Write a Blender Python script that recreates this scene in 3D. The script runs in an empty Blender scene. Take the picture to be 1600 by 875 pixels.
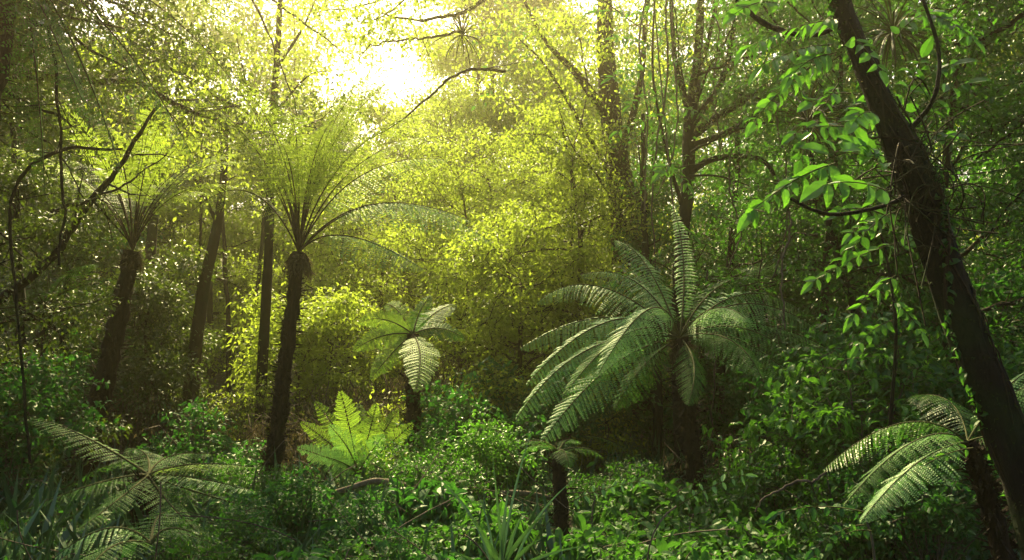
import bpy, math, random
import numpy as np
from mathutils import Vector

# ------------------------------------------------------------------ camera, sky, sun, exposure
S = bpy.context.scene
COL = S.collection
F = 1244.0; PITCH = math.radians(5.6); CAMH = 1.7
cam = bpy.data.cameras.new('camera'); cam.lens = 36*F/1600; cam.sensor_width = 36; cam.clip_end = 1000; cam.clip_start = .05
camo = bpy.data.objects.new('camera', cam); COL.objects.link(camo)
camo.location = (0, 0, CAMH); camo.rotation_euler = (math.pi/2+PITCH, 0, 0); S.camera = camo
cam.dof.use_dof = False
SUN_EL = 47.0; SUN_AZ = -10.0      # azimuth right of +Y
w = bpy.data.worlds.new('World'); S.world = w; w.use_nodes = True
nt = w.node_tree; sky = nt.nodes.new('ShaderNodeTexSky'); sky.sky_type = 'NISHITA'; sky.sun_disc = False
sky.sun_elevation = math.radians(SUN_EL); sky.sun_rotation = math.radians(SUN_AZ)
sky.air_density = 1.0; sky.dust_density = 6.0; sky.ozone_density = 1.0
nt.links.new(sky.outputs[0], nt.nodes['Background'].inputs[0]); nt.nodes['Background'].inputs[1].default_value = .09
sl = bpy.data.lights.new('sun', 'SUN'); sl.energy = 5.0; sl.angle = math.radians(.6); sl.color = (1, .85, .42)
so = bpy.data.objects.new('sun', sl); COL.objects.link(so)
e, a = math.radians(SUN_EL), math.radians(SUN_AZ)
sd = Vector((math.sin(a)*math.cos(e), math.cos(a)*math.cos(e), math.sin(e)))
so.rotation_euler = sd.to_track_quat('Z', 'Y').to_euler(); so.location = (0, 0, 40)
S.view_settings.view_transform = 'Standard'; S.view_settings.look = 'None'
S.view_settings.exposure = 1.7; S.view_settings.gamma = 1
HAZE = .0030; HAZE_G = .86
c = S.cycles
c.max_bounces = 6; c.diffuse_bounces = 4; c.glossy_bounces = 2; c.transmission_bounces = 4; c.volume_bounces = 1
c.use_denoising = True; c.sample_clamp_indirect = 4.0; c.volume_step_rate = 4; c.caustics_reflective = False; c.caustics_refractive = False
c.use_adaptive_sampling = True; c.adaptive_threshold = .02

RG = np.random.default_rng(11); random.seed(5)
PI = math.pi

# ------------------------------------------------------------------ helpers
def P(px, py, Y):
    """point at depth Y (metres in front of the camera) seen at this place of the 1600x875 photograph"""
    x = (px-800)/F; u = (437.5-py)/F
    dy = math.cos(PITCH)-u*math.sin(PITCH); dz = math.sin(PITCH)+u*math.cos(PITCH)
    return np.array([x*Y/dy, Y, CAMH+dz*Y/dy])
def ground(x, y):
    x = np.asarray(x, float); y = np.asarray(y, float)
    z = .10*np.sin(x*.7+1)*np.cos(y*.5) + .05*np.sin(x*1.9+y*1.3)
    z = z + np.clip(y-14, 0, 60)*.22 + np.clip(np.abs(x)-9, 0, 40)*.14
    return z
def nrm(v): 
    v = np.asarray(v, float); return v/np.maximum(np.linalg.norm(v, axis=-1, keepdims=True), 1e-9)

class G:
    """collects vertex / face blocks and links them as ONE mesh"""
    def __init__(s): s.V = []; s.L = []; s.T = []; s.M = []; s.A = []; s.S = []; s.n = 0
    def add(s, V, Fc, mat=0, tint=None, smooth=False):
        V = np.asarray(V, float).reshape(-1, 3); Fc = np.asarray(Fc, np.int64)
        if len(Fc) == 0: return
        s.V.append(V); s.L.append((Fc+s.n).ravel()); m = len(Fc)
        s.T.append(np.full(m, Fc.shape[1])); s.M.append(np.full(m, mat)); s.S.append(np.full(m, smooth))
        s.A.append(np.full(m, .5) if tint is None else np.broadcast_to(tint, (m,)).astype(float)); s.n += len(V)
    def mesh(s, name, mats):
        V = np.concatenate(s.V); L = np.concatenate(s.L); T = np.concatenate(s.T)
        me = bpy.data.meshes.new(name); me.vertices.add(len(V)); me.vertices.foreach_set('co', V.ravel().astype(np.float32))
        me.loops.add(len(L)); me.loops.foreach_set('vertex_index', L.astype(np.int32))
        me.polygons.add(len(T)); st = np.concatenate([[0], np.cumsum(T)[:-1]])
        me.polygons.foreach_set('loop_start', st.astype(np.int32)); me.polygons.foreach_set('loop_total', T.astype(np.int32))
        me.polygons.foreach_set('material_index', np.concatenate(s.M).astype(np.int32))
        me.polygons.foreach_set('use_smooth', np.concatenate(s.S))
        at = me.attributes.new('tint', 'FLOAT', 'FACE'); at.data.foreach_set('value', np.concatenate(s.A).astype(np.float32))
        for m in mats: me.materials.append(m)
        me.update(calc_edges=True); return me
    def build(s, name, mats, parent=None, origin=None):
        if origin is not None:
            for i in range(len(s.V)): s.V[i] = s.V[i]-np.asarray(origin)
        o = bpy.data.objects.new(name, s.mesh(name, mats if isinstance(mats, (list, tuple)) else [mats]))
        COL.objects.link(o)
        if parent is not None: o.parent = parent
        elif origin is not None: o.location = origin
        return o
def tag(o, label=None, cat=None, group=None, kind=None):
    if label: o['label'] = label
    if cat: o['category'] = cat
    if group: o['group'] = group
    if kind: o['kind'] = kind
    return o
def thing(name, label, cat, loc, group=None, rz=0, sc=1):
    o = bpy.data.objects.new(name, None); COL.objects.link(o); o.location = loc; o.rotation_euler = (0, 0, rz); o.scale = (sc,)*3
    o.empty_display_size = .2
    return tag(o, label, cat, group)
def dup(root, loc, rz, sc, label, group=None):
    r = root.copy(); COL.objects.link(r); r.location = loc; r.rotation_euler = (0, 0, rz); r.scale = (sc,)*3; r['label'] = label
    if group: r['group'] = group
    elif 'group' in r: del r['group']
    for ch in list(root.children):
        d = ch.copy(); COL.objects.link(d); d.parent = r
    return r

def tube(g, pts, rad, n=6, mat=0, rough=0, tint=.5, cap=False, rg=None):
    pts = np.asarray(pts, float); m = len(pts); rad = np.broadcast_to(rad, (m,)).astype(float)
    t = nrm(np.gradient(pts, axis=0)); ref = np.array([.13, .97, .2]) if abs(t[0][2]) > .6 else np.array([0.05, .1, 1.])
    a1 = nrm(np.cross(t, ref)); a2 = np.cross(t, a1)
    ph = np.linspace(0, 2*PI, n, endpoint=False)
    r = rad[:, None]*np.ones((1, n))
    if rough: r = r*(1+rough*(RG.random((m, n))-.5)*2)
    V = pts[:, None, :]+r[..., None]*(np.cos(ph)[None, :, None]*a1[:, None, :]+np.sin(ph)[None, :, None]*a2[:, None, :])
    i = np.arange(m-1)[:, None]*n; j = np.arange(n)[None, :]; k = (j+1) % n
    g.add(V, np.stack([i+j, i+k, i+n+k, i+n+j], -1).reshape(-1, 4), mat, tint, True)
def smooth_path(ctrl, n=24):
    """Catmull-Rom through the control points (any number of columns)"""
    c = np.asarray(ctrl, float)
    if len(c) == 2: return c[0]+(c[1]-c[0])*np.linspace(0, 1, n)[:, None]
    c = np.vstack([2*c[0]-c[1], c, 2*c[-1]-c[-2]]); out = []; k = len(c)-3; per = max(2, n//k)
    for i in range(k):
        t = np.linspace(0, 1, per, endpoint=(i == k-1))[:, None]; p0, p1, p2, p3 = c[i:i+4]
        out.append(.5*((2*p1)+(-p0+p2)*t+(2*p0-5*p1+4*p2-p3)*t*t+(-p0+3*p1-3*p2+p3)*t**3))
    return np.vstack(out)
def bez(p0, p1, p2, n=24):
    t = np.linspace(0, 1, n)[:, None]; return (1-t)**2*p0+2*t*(1-t)*p1+t*t*p2

# leaf templates: length 1 along +Y, width 1 across X, +Z the upper face
LEAF_C = (np.array([[0, 0, 0], [.40, .2, .10], [.5, .5, .14], [.32, .8, .05], [0.06, 1, -.28], [-.28, .8, .02], [-.46, .5, .12], [-.38, .2, .09],
          [0, .2, .01], [.02, .5, .02], [.03, .8, -.08]]),
          [[0, 1, 8, 8], [8, 1, 2, 9], [9, 2, 3, 10], [10, 3, 4, 4], [0, 8, 7, 7], [7, 8, 9, 6], [6, 9, 10, 5], [5, 10, 4, 4]])
LEAF_S = (np.array([[0, 0, 0], [.5, .42, .05], [0, 1, -.12], [-.5, .42, .05], [0, .45, -.04]]), [[0, 1, 2, 4], [0, 4, 2, 3]])
LEAF_N = (np.array([[0, 0, 0], [.42, .2, .06], [.5, .5, .05], [.3, .8, 0], [0, 1, -.12], [-.3, .8, 0], [-.5, .5, .05], [-.42, .2, .06],
          [0, .2, -.02], [0, .5, -.02], [0, .8, -.06]]),
          [[0, 1, 8, 8], [8, 1, 2, 9], [9, 2, 3, 10], [10, 3, 4, 4], [0, 8, 7, 7], [7, 8, 9, 6], [6, 9, 10, 5], [5, 10, 4, 4]])
DIAM = (np.array([[0, 0, 0], [.5, .35, 0], [0, 1, 0], [-.5, .35, 0]]), [[0, 1, 2, 3]])
STRIP = (np.array([[-.5, 0, 0], [.5, 0, 0], [.5, .6, .02], [0, 1, -.05], [-.5, .6, .02]]), None)
def scatter(g, tmpl, pos, d, nv, length, width, mat=0, tint=None):
    """one copy of the leaf template for every row of pos"""
    tv, tf = tmpl; pos = np.asarray(pos, float); n = len(pos)
    if n == 0: return
    y = nrm(np.broadcast_to(d, (n, 3))); x = nrm(np.cross(y, np.broadcast_to(nv, (n, 3)))); z = np.cross(x, y)
    L = np.broadcast_to(length, (n,))[:, None, None]; W = np.broadcast_to(width, (n,))[:, None, None]
    V = pos[:, None, :]+x[:, None, :]*tv[None, :, 0:1]*W+y[:, None, :]*tv[None, :, 1:2]*L+z[:, None, :]*tv[None, :, 2:3]*L
    k = len(tv); base = (np.arange(n)*k)[:, None, None]
    tint = RG.random(n) if tint is None else np.broadcast_to(tint, (n,))
    quads = np.array([f for f in tf if len(set(f)) == 4]); tris = [f[:3] for f in tf if len(set(f)) == 3]
    if tris:
        tris = np.array(tris)
        n0 = g.n; g.add(V, (base+quads[None]).reshape(-1, 4), mat, np.repeat(tint, len(quads)))
        Fc = (base+tris[None]).reshape(-1, 3); g.L.append((Fc+n0).ravel()); m = len(Fc)
        g.T.append(np.full(m, 3)); g.M.append(np.full(m, mat)); g.S.append(np.full(m, False)); g.A.append(np.repeat(tint, len(tris)))
    else:
        g.add(V, (base+quads[None]).reshape(-1, 4), mat, np.repeat(tint, len(quads)))

# ------------------------------------------------------------------ materials
def leaf_mat(name, dark, light, trans=.4, tcol=None, rough=.42, spec=.4):
    m = bpy.data.materials.new(name); m.use_nodes = True; t = m.node_tree; N = t.nodes; lk = t.links; N.clear()
    out = N.new('ShaderNodeOutputMaterial'); mix = N.new('ShaderNodeMixShader'); pb = N.new('ShaderNodeBsdfPrincipled'); tr = N.new('ShaderNodeBsdfTranslucent')
    at = N.new('ShaderNodeAttribute'); at.attribute_name = 'tint'; oi = N.new('ShaderNodeObjectInfo')
    tc = N.new('ShaderNodeTexCoord'); nz = N.new('ShaderNodeTexNoise'); nz.inputs['Scale'].default_value = 1.1; nz.inputs['Detail'].default_value = 3
    lk.new(tc.outputs['Object'], nz.inputs['Vector'])
    ad = N.new('ShaderNodeMath'); ad.operation = 'MULTIPLY_ADD'; ad.inputs[1].default_value = .6
    lk.new(at.outputs['Fac'], ad.inputs[0])
    sb = N.new('ShaderNodeMath'); sb.operation = 'MULTIPLY_ADD'; sb.inputs[1].default_value = .8; sb.inputs[2].default_value = -.2
    lk.new(nz.outputs['Fac'], sb.inputs[0]); lk.new(sb.outputs[0], ad.inputs[2])
    r = N.new('ShaderNodeMix'); r.data_type = 'RGBA'; r.clamp_factor = True
    r.inputs[6].default_value = (*dark, 1); r.inputs[7].default_value = (*light, 1); lk.new(ad.outputs[0], r.inputs[0])
    w1 = N.new('ShaderNodeTexNoise'); w1.inputs['Scale'].default_value = 45; lk.new(tc.outputs['Object'], w1.inputs['Vector'])
    w2 = N.new('ShaderNodeValToRGB'); w2.color_ramp.elements[0].position = .66; w2.color_ramp.elements[1].position = .74; lk.new(w1.outputs['Fac'], w2.inputs[0])
    w3 = N.new('ShaderNodeMix'); w3.data_type = 'RGBA'; w3.inputs[7].default_value = (light[0]*1.3+.02, light[1]*.75, light[2]*.8, 1); lk.new(w2.outputs[0], w3.inputs[0]); lk.new(r.outputs[2], w3.inputs[6])
    lk.new(w3.outputs[2], pb.inputs['Base Color']); pb.inputs['Roughness'].default_value = rough; pb.inputs['Specular IOR Level'].default_value = spec
    r2 = N.new('ShaderNodeMix'); r2.data_type = 'RGBA'; tcl = tcol or tuple(min(1, x*2.4) for x in light)
    r2.inputs[6].default_value = (*[x*.55 for x in tcl], 1); r2.inputs[7].default_value = (*tcl, 1); lk.new(ad.outputs[0], r2.inputs[0])
    lk.new(r2.outputs[2], tr.inputs['Color'])
    mix.inputs[0].default_value = trans; lk.new(pb.outputs[0], mix.inputs[1]); lk.new(tr.outputs[0], mix.inputs[2]); lk.new(mix.outputs[0], out.inputs[0])
    return m
def bark_mat(name, c1, c2, scale=6, stretch=.25, bump=.6, moss=None):
    m = bpy.data.materials.new(name); m.use_nodes = True; t = m.node_tree; N = t.nodes; lk = t.links; pb = N['Principled BSDF']
    tc = N.new('ShaderNodeTexCoord'); mp = N.new('ShaderNodeMapping'); mp.inputs['Scale'].default_value = (scale, scale, scale*stretch)
    nz = N.new('ShaderNodeTexNoise'); nz.inputs['Detail'].default_value = 8; nz.inputs['Roughness'].default_value = .7; nz.inputs['Scale'].default_value = 2
    lk.new(tc.outputs['Object'], mp.inputs[0]); lk.new(mp.outputs[0], nz.inputs['Vector'])
    cr = N.new('ShaderNodeValToRGB'); cr.color_ramp.elements[0].position = .35; cr.color_ramp.elements[1].position = .7
    cr.color_ramp.elements[0].color = (*c1, 1); cr.color_ramp.elements[1].color = (*c2, 1); lk.new(nz.outputs[0], cr.inputs[0])
    col = cr.outputs[0]
    if moss:
        n2 = N.new('ShaderNodeTexNoise'); n2.inputs['Scale'].default_value = 2.2; n2.inputs['Detail'].default_value = 6; lk.new(tc.outputs['Object'], n2.inputs['Vector'])
        c2r = N.new('ShaderNodeValToRGB'); c2r.color_ramp.elements[0].position = .5; c2r.color_ramp.elements[1].position = .62; lk.new(n2.outputs[0], c2r.inputs[0])
        mx = N.new('ShaderNodeMix'); mx.data_type = 'RGBA'; lk.new(c2r.outputs[0], mx.inputs[0]); lk.new(col, mx.inputs[6]); mx.inputs[7].default_value = (*moss, 1); col = mx.outputs[2]
    lk.new(col, pb.inputs['Base Color']); pb.inputs['Roughness'].default_value = .9; pb.inputs['Specular IOR Level'].default_value = .2
    b = N.new('ShaderNodeBump'); b.inputs['Strength'].default_value = bump; b.inputs['Distance'].default_value = .04
    lk.new(nz.outputs[0], b.inputs['Height']); lk.new(b.outputs[0], pb.inputs['Normal'])
    return m
M = {}
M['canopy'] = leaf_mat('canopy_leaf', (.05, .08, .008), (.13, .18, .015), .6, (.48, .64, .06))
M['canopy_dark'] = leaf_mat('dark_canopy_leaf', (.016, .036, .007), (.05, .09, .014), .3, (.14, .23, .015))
M['green'] = leaf_mat('green_leaf', (.015, .05, .008), (.045, .13, .015), .42, (.10, .32, .02))
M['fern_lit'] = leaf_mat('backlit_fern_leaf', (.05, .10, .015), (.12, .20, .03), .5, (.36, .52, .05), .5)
M['fern'] = leaf_mat('fern_leaf', (.025, .09, .015), (.075, .20, .03), .42, (.16, .46, .04), .6, .22)
M['fern_pale_skylit'] = leaf_mat('pale_skylit_fern_leaf', (.11, .26, .07), (.22, .42, .13), .38, (.28, .62, .12), .5, .35)  # paler copy of the fern leaf, with sky light put into its colour
M['fern_bright'] = leaf_mat('bright_fern_leaf', (.13, .25, .025), (.25, .42, .06), .45, (.42, .70, .06), .55, .3)
M['glossy'] = leaf_mat('glossy_leaf', (.015, .06, .015), (.045, .14, .03), .35, (.08, .3, .03), .5, .24)
M['bright'] = leaf_mat('bright_green_leaf', (.035, .13, .012), (.10, .24, .025), .4, (.16, .45, .03), .36)
M['moss'] = leaf_mat('moss', (.012, .022, .006), (.035, .055, .012), .05, (.05, .08, .02), .9, .1)
M['spiky'] = leaf_mat('spiky_leaf', (.012, .022, .006), (.035, .05, .014), .12, (.08, .10, .02), .6, .2)
M['low'] = leaf_mat('low_leaf', (.02, .075, .012), (.06, .17, .025), .38, (.12, .36, .03), .5, .24)
M['strap'] = leaf_mat('strap_leaf', (.03, .085, .03), (.08, .16, .06), .25, (.1, .25, .05), .35, .6)
M['dead'] = leaf_mat('dead_leaf', (.035, .028, .014), (.13, .105, .055), .2, (.18, .15, .06), .8, .2)
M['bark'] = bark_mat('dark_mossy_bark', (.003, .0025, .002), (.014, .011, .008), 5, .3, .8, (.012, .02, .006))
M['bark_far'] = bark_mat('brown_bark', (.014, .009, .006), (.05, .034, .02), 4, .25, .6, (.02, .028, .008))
M['fern_bark'] = bark_mat('fibrous_fern_trunk', (.008, .005, .004), (.045, .028, .016), 14, .12, 1)
M['twig'] = bark_mat('grey_twig', (.05, .04, .028), (.17, .14, .10), 10, .3, .3)
M['fern_pale_skylit'].node_tree.nodes['Mix Shader'].inputs[0].default_value = .34
M['root'] = bark_mat('pale_root', (.03, .022, .017), (.14, .11, .085), 10, .3, .3)
M['rachis'] = bark_mat('fern_stalk', (.03, .035, .01), (.08, .085, .025), 8, .2, .2)
M['rachis_dark'] = bark_mat('dark_fern_stalk', (.02, .014, .008), (.06, .04, .02), 8, .2, .2)

# ------------------------------------------------------------------ the ground
def make_ground():
    g = G(); n = 180
    t = np.linspace(-1, 1, n); xs = np.sign(t)*np.abs(t)**1.8*160; ys = -40+np.linspace(0, 1, n)**1.8*240
    X, Y = np.meshgrid(xs, ys); Z = ground(X, Y)+.03*np.sin(X*5)*np.sin(Y*4.1)
    V = np.stack([X, Y, Z], -1).reshape(-1, 3); i = np.arange(n-1)[:, None]*n; j = np.arange(n-1)[None]
    g.add(V, np.stack([i+j, i+j+1, i+n+j+1, i+n+j], -1).reshape(-1, 4), 0, .5, True)
    m = bpy.data.materials.new('forest_soil'); m.use_nodes = True; t = m.node_tree; N = t.nodes; pb = N['Principled BSDF']
    tc = N.new('ShaderNodeTexCoord'); nz = N.new('ShaderNodeTexNoise'); nz.inputs['Scale'].default_value = 3; nz.inputs['Detail'].default_value = 10
    cr = N.new('ShaderNodeValToRGB'); cr.color_ramp.elements[0].color = (.015, .011, .006, 1); cr.color_ramp.elements[1].color = (.06, .055, .02, 1)
    t.links.new(tc.outputs['Object'], nz.inputs['Vector']); t.links.new(nz.outputs[0], cr.inputs[0]); t.links.new(cr.outputs[0], pb.inputs['Base Color']); pb.inputs['Roughness'].default_value = .95
    bp = N.new('ShaderNodeBump'); bp.inputs['Distance'].default_value = .1; t.links.new(nz.outputs[0], bp.inputs['Height']); t.links.new(bp.outputs[0], pb.inputs['Normal'])
    tag(g.build('ground', m), kind='structure')
make_ground()

# ------------------------------------------------------------------ ferns
def frond_geo(g, path, width, bare=.15, n_pin=30, n_lets=11, droop=.35, up=(0, 0, 1), roll=0, r0=.012, mats=(0, 1), sweep=.35, curl=.0, lod=0, lobes=.52, jag=0.1):
    """path = polyline of the midrib; pinnae on both sides carry their pinnules. mats = (leaf slot, stalk slot)"""
    path = np.asarray(path, float); seg = np.linalg.norm(np.diff(path, axis=0), axis=1); s = np.concatenate([[0], np.cumsum(seg)]); Ltot = s[-1]; s = s/Ltot
    def at(u): return np.stack([np.interp(u, s, path[:, i]) for i in range(3)], -1)
    tube(g, at(np.linspace(0, 1, 18)), np.linspace(r0, r0*.15, 18), 5, mats[1])
    u = bare+(1-bare)*(np.arange(n_pin)+.5)/n_pin; q = (u-bare)/(1-bare)
    prof = np.minimum(1, (q+.06)*3.2)**.8*np.maximum(0, 1-q**2.2)**.75+.02
    c = at(u); T = nrm(at(np.minimum(u+.01, 1))-at(u-.01))
    side = nrm(np.cross(T, np.broadcast_to(np.asarray(up, float), T.shape))); N0 = np.cross(side, T)
    if roll: cr, sr = math.cos(roll), math.sin(roll); side, N0 = side*cr+N0*sr, N0*cr-side*sr
    for sg in (-1, 1):
        L = width*prof*(1+jag*(RG.random(n_pin)-.5)*2); dr = droop*(1+.4*(RG.random(n_pin)-.5))
        D = nrm(side*sg+T*(sweep*(.6+q[:, None]*1.0)+RG.normal(size=(n_pin, 1))*.07)-N0*dr[:, None]*.5+RG.normal(size=(n_pin, 3))*.035)
        L = L*np.where(RG.random(n_pin) < .04, .45, 1)
        gap = (1-bare)*Ltot/n_pin
        if lod:
            scatter(g, LEAF_S, c, D, N0, L, gap*.95, mats[0], np.repeat(RG.random(1), n_pin)*.4+RG.random(n_pin)*.6); continue
        k = n_lets; v = (np.arange(k)+.5)/k
        # pinna midline bends down with gravity
        pos = c[:, None, :]+D[:, None, :]*(L[:, None]*v[None])[..., None]-N0[:, None, :]*(L[:, None]*(v**2)[None]*dr[:, None]*.45)[..., None]
        pos[..., 2] -= L[:, None]*(v**2)[None]*curl
        Dt = nrm(np.gradient(pos, axis=1)); ll = gap*lobes*np.minimum(1, (1-v+.12)*2.2)**.6
        ll = ll[None]*np.ones((n_pin, 1)); wd = np.minimum(L[:, None]/k*.85, gap)
        tint = (RG.random(n_pin)[:, None]*.5+RG.random((n_pin, k))*.5).ravel()
        Pn = np.cross(Dt, np.broadcast_to(N0[:, None], Dt.shape))
        for s2 in (-1, 1):
            d2 = nrm(Pn*s2+Dt*.55-N0[:, None, :]*.12)
            scatter(g, DIAM, pos.reshape(-1, 3), d2.reshape(-1, 3), np.repeat(N0, k, 0)+(RG.random((n_pin*k, 3))-.5)*.35, ll.ravel(), wd.ravel() if wd.shape == ll.shape else np.broadcast_to(wd, ll.shape).ravel(), mats[0], tint)
        # tip leaflet
        scatter(g, DIAM, pos[:, -1], Dt[:, -1], N0, L/k*1.3, gap*.35, mats[0])
def arch(az, el0, length, sag, n=26, el1=None):
    """an arching stalk: starts at elevation el0 and bends over by sag (radians) along its length"""
    t = np.linspace(0, 1, n); el = el0-sag*t**1.25; ds = length/(n-1)
    d = np.stack([np.cos(el)*math.cos(az), np.cos(el)*math.sin(az), np.sin(el)], -1)
    return np.vstack([[0, 0, 0], np.cumsum(d[:-1]*ds, 0)])
def fern_trunk(path, r0, r1, hairy=1.0):
    g = G(); p = smooth_path(path, 36); n = len(p); rr = np.linspace(r0, r1, n); rr[:4] *= np.array([1.6, 1.4, 1.25, 1.1])
    tube(g, p, rr, 12, 0, .26)
    # old stalk stubs and root fibres
    k = int(900*hairy); u = RG.random(k)*(n-2); i = u.astype(int); f = (u-i)[:, None]; c = p[i]*(1-f)+p[i+1]*f; r = rr[i]
    a = RG.random(k)*2*PI; out = np.stack([np.cos(a), np.sin(a), np.zeros(k)], -1)
    scatter(g, DIAM, c+out*r[:, None]*.8, out*.55+np.array([0, 0, 1])*(RG.random(k)[:, None]*1.6-.6), out+np.array([.2, .3, .1]), r*(.5+RG.random(k)**2*1.9), .008+RG.random(k)*.018, 0)
    return g
def dead_skirt(top, length, n, r):
    g = G()
    for i in range(n):
        az = RG.random()*2*PI; p = top+arch(az, .3, length*(.6+RG.random()*.5), 1.9, 14)*np.array([.28, .28, 1]); 
        tube(g, p, np.linspace(.008, .002, len(p)), 3, 1)
        k = 60; u = RG.random(k)*(len(p)-2); ii = u.astype(int)
        scatter(g, DIAM, p[ii], RG.normal(size=(k, 3))*.5+np.array([0, 0, -1.]), RG.normal(size=(k, 3)), .05+RG.random(k)*.12, .008+RG.random(k)*.012, 0)
    return g
def tree_fern(name, label, base, crown, fronds, leaf='fern', rach='rachis', r0=.13, r1=.1, mid=None, skirt=0, hairy=1, group=None, cat='tree fern'):
    """fronds: list of dict(path=absolute polyline, width=..., ...)"""
    base = np.asarray(base); crown = np.asarray(crown)
    root = thing(name, label, cat, tuple(base), group)
    path = [base-np.array([0, 0, .15])]+([mid] if mid is not None else [])+[crown]
    fern_trunk(path, r0, r1, hairy).build('trunk', M['fern_bark'], root, base)
    if skirt:
        dead_skirt(crown-np.array([0, 0, .05]), skirt, 16, r1).build('dead_frond_skirt', [M['dead'], M['rachis_dark']], root, base)
    for f in fronds:
        f = dict(f); p = f.pop('path'); lf = f.pop('leaf', leaf); g = G(); frond_geo(g, p, **f); g.build('frond', [M[lf], M[rach]], root, base)
    return root
def px_frond(crown, Y0, ctl, tip, dY=0., **k):
    a = crown; c = P(ctl[0], ctl[1], Y0+dY*.5); t = P(tip[0], tip[1], Y0+dY)
    k['path'] = bez(a, c, t, 28); return k
def rand_fronds(crown, n, length, el=(.9, 1.35), sag=(1.2, 1.9), width=.28, az0=0, skip=None, **k):
    out = []
    for i in range(n):
        az = az0+i*2.39996+RG.random()*.3; L = length*(.8+.35*RG.random())
        if skip and skip(az % (2*PI)): continue
        out.append(dict(path=crown+arch(az, el[0]+(el[1]-el[0])*RG.random(), L, sag[0]+(sag[1]-sag[0])*RG.random()), width=width*(.85+.3*RG.random()), roll=(RG.random()-.5)*.5, **k))
    return out
def gp(px, Y):
    x = P(px, 560, Y)[0]; return np.array([x, Y, float(ground(x, Y))])

# the large tree fern right of the middle, sky light put into its paler frond colour
Yc = 8.0; C = P(1062, 528, Yc); fk = dict(n_pin=40, n_lets=15, bare=.14, droop=.85, lobes=.46)
fr = []
for ctl, tip, dY, wd, lf, rl in [((950, 455), (812, 545), .1, .3, 'fern_pale_skylit', 0), ((1180, 465), (1335, 570), .5, .3, 'fern_pale_skylit', 0), ((1160, 420), (1300, 530), .2, .3, 'fern_pale_skylit', 0), ((1140, 490), (1262, 610), -.4, .3, 'fern_pale_skylit', 0), ((1000, 400), (905, 430), .9, .3, 'fern_pale_skylit', 0), ((1010, 380), (960, 375), 1.1, .28, 'fern_pale_skylit', 0), ((1150, 500), (1190, 590), -1.2, .28, 'fern', 0), ((925, 395), (838, 474), .2, .30, 'fern_pale_skylit', -.2), ((1080, 400), (1050, 318), .8, .17, 'fern_pale_skylit', .5), ((960, 440), (822, 602), -.3, .34, 'fern_pale_skylit', .1),
    ((905, 500), (806, 656), -.6, .34, 'fern_pale_skylit', -.1), ((950, 540), (846, 692), -1.1, .32, 'fern_pale_skylit', .2), ((1030, 410), (935, 585), -1.0, .34, 'fern_pale_skylit', 0), ((985, 470), (880, 620), -.9, .3, 'fern', 0),
    ((1115, 450), (1168, 500), -.9, .42, 'fern_pale_skylit', .2), ((1160, 410), (1262, 492), .5, .36, 'fern_pale_skylit', -.3), ((1150, 480), (1242, 556), -.4, .32, 'fern', 0),
    ((1100, 560), (1075, 632), -1.2, .22, 'fern', .2), ((1170, 520), (1225, 590), .6, .3, 'fern', 0), ((1120, 400), (1232, 440), 1.2, .34, 'fern', 0),
    ((1010, 450), (985, 420), 1.2, .3, 'fern', .3), ((985, 500), (900, 560), .8, .3, 'fern', 0), ((1000, 560), (960, 640), -.3, .26, 'fern', 0)]:
    fr.append(px_frond(C, Yc, ctl, tip, dY, width=wd*.82, leaf=lf, roll=rl*.6, up=(0, -.55, .8), **fk))
tree_fern('tree_fern', 'large tree fern with sky-paled drooping fronds on a dark trunk right of the middle', gp(1092, 8.1), C, fr, r0=.09, r1=.075, skirt=.45)

# left and centre-left tree ferns, their stalks rising against the light
C = P(207, 392, 10.6)
fr = rand_fronds(C, 20, 2.3, (1.15, 1.45), (1.0, 1.7), .28, az0=.5, bare=.3, n_pin=30, n_lets=9, leaf='fern_lit')
tree_fern('tree_fern', 'dark-trunked tree fern leaning at the left with its stalks fanned against the light', gp(128, 10.6), C, fr, rach='rachis_dark', r0=.155, r1=.095, mid=P(165, 590, 10.6), skirt=.5)
C = P(467, 394, 9.2)
fr = rand_fronds(C, 16, 2.1, (1.2, 1.5), (.8, 1.4), .30, az0=1.0, bare=.35, n_pin=36, n_lets=9, leaf='fern_lit')
for ctl, tip, dY, wd in [((590, 250), (770, 380), .3, .36), ((560, 270), (735, 345), 0, .36), ((540, 230), (700, 250), .8, .36), ((520, 330), (660, 420), -.6, .32), ((400, 240), (300, 330), .2, .36), ((420, 150), (400, 200), 1, .36), ((500, 130), (560, 170), .6, .42), ((470, 120), (440, 190), -.8, .4)]:
    fr.append(px_frond(C, 9.2, ctl, tip, dY, width=wd*.95, bare=.25, n_pin=38, n_lets=11, leaf='fern_pale_skylit' if tip[0] > 600 else 'fern_lit', droop=.7, up=(0, -.4, .9)))
tree_fern('tree_fern', 'slender shaggy-footed tree fern left of the middle with feathery fronds under the sky gap', gp(424, 9.2), C, fr, rach='rachis_dark', r0=.10, r1=.07, mid=P(440, 620, 9.2), skirt=.75, hairy=1.6)

C = P(30, -70, 6.6); fr = []
for ctl, tip, dY, wd, lf in [((250, -60), (410, 195), .6, .30, 'fern_lit'), ((190, 20), (310, 260), .2, .28, 'fern'), ((120, 40), (190, 270), -.2, .26, 'fern'), ((60, 80), (70, 300), 0, .26, 'fern'), ((200, -100), (400, 60), 1, .28, 'fern_lit'), ((0, 60), (-60, 260), .2, .25, 'fern'), ((60, 0), (130, 160), -.8, .26, 'fern')]:
    fr.append(px_frond(C, 6.6, ctl, tip, dY, width=wd, bare=.12, n_pin=34, n_lets=11, leaf=lf, droop=.6))
tree_fern('tree_fern', 'tall tree fern whose fronds hang into the picture from beyond the top left corner', gp(-90, 6.6), C, fr, rach='rachis_dark', r0=.14, r1=.1, mid=P(-70, 400, 6.6))

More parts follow.
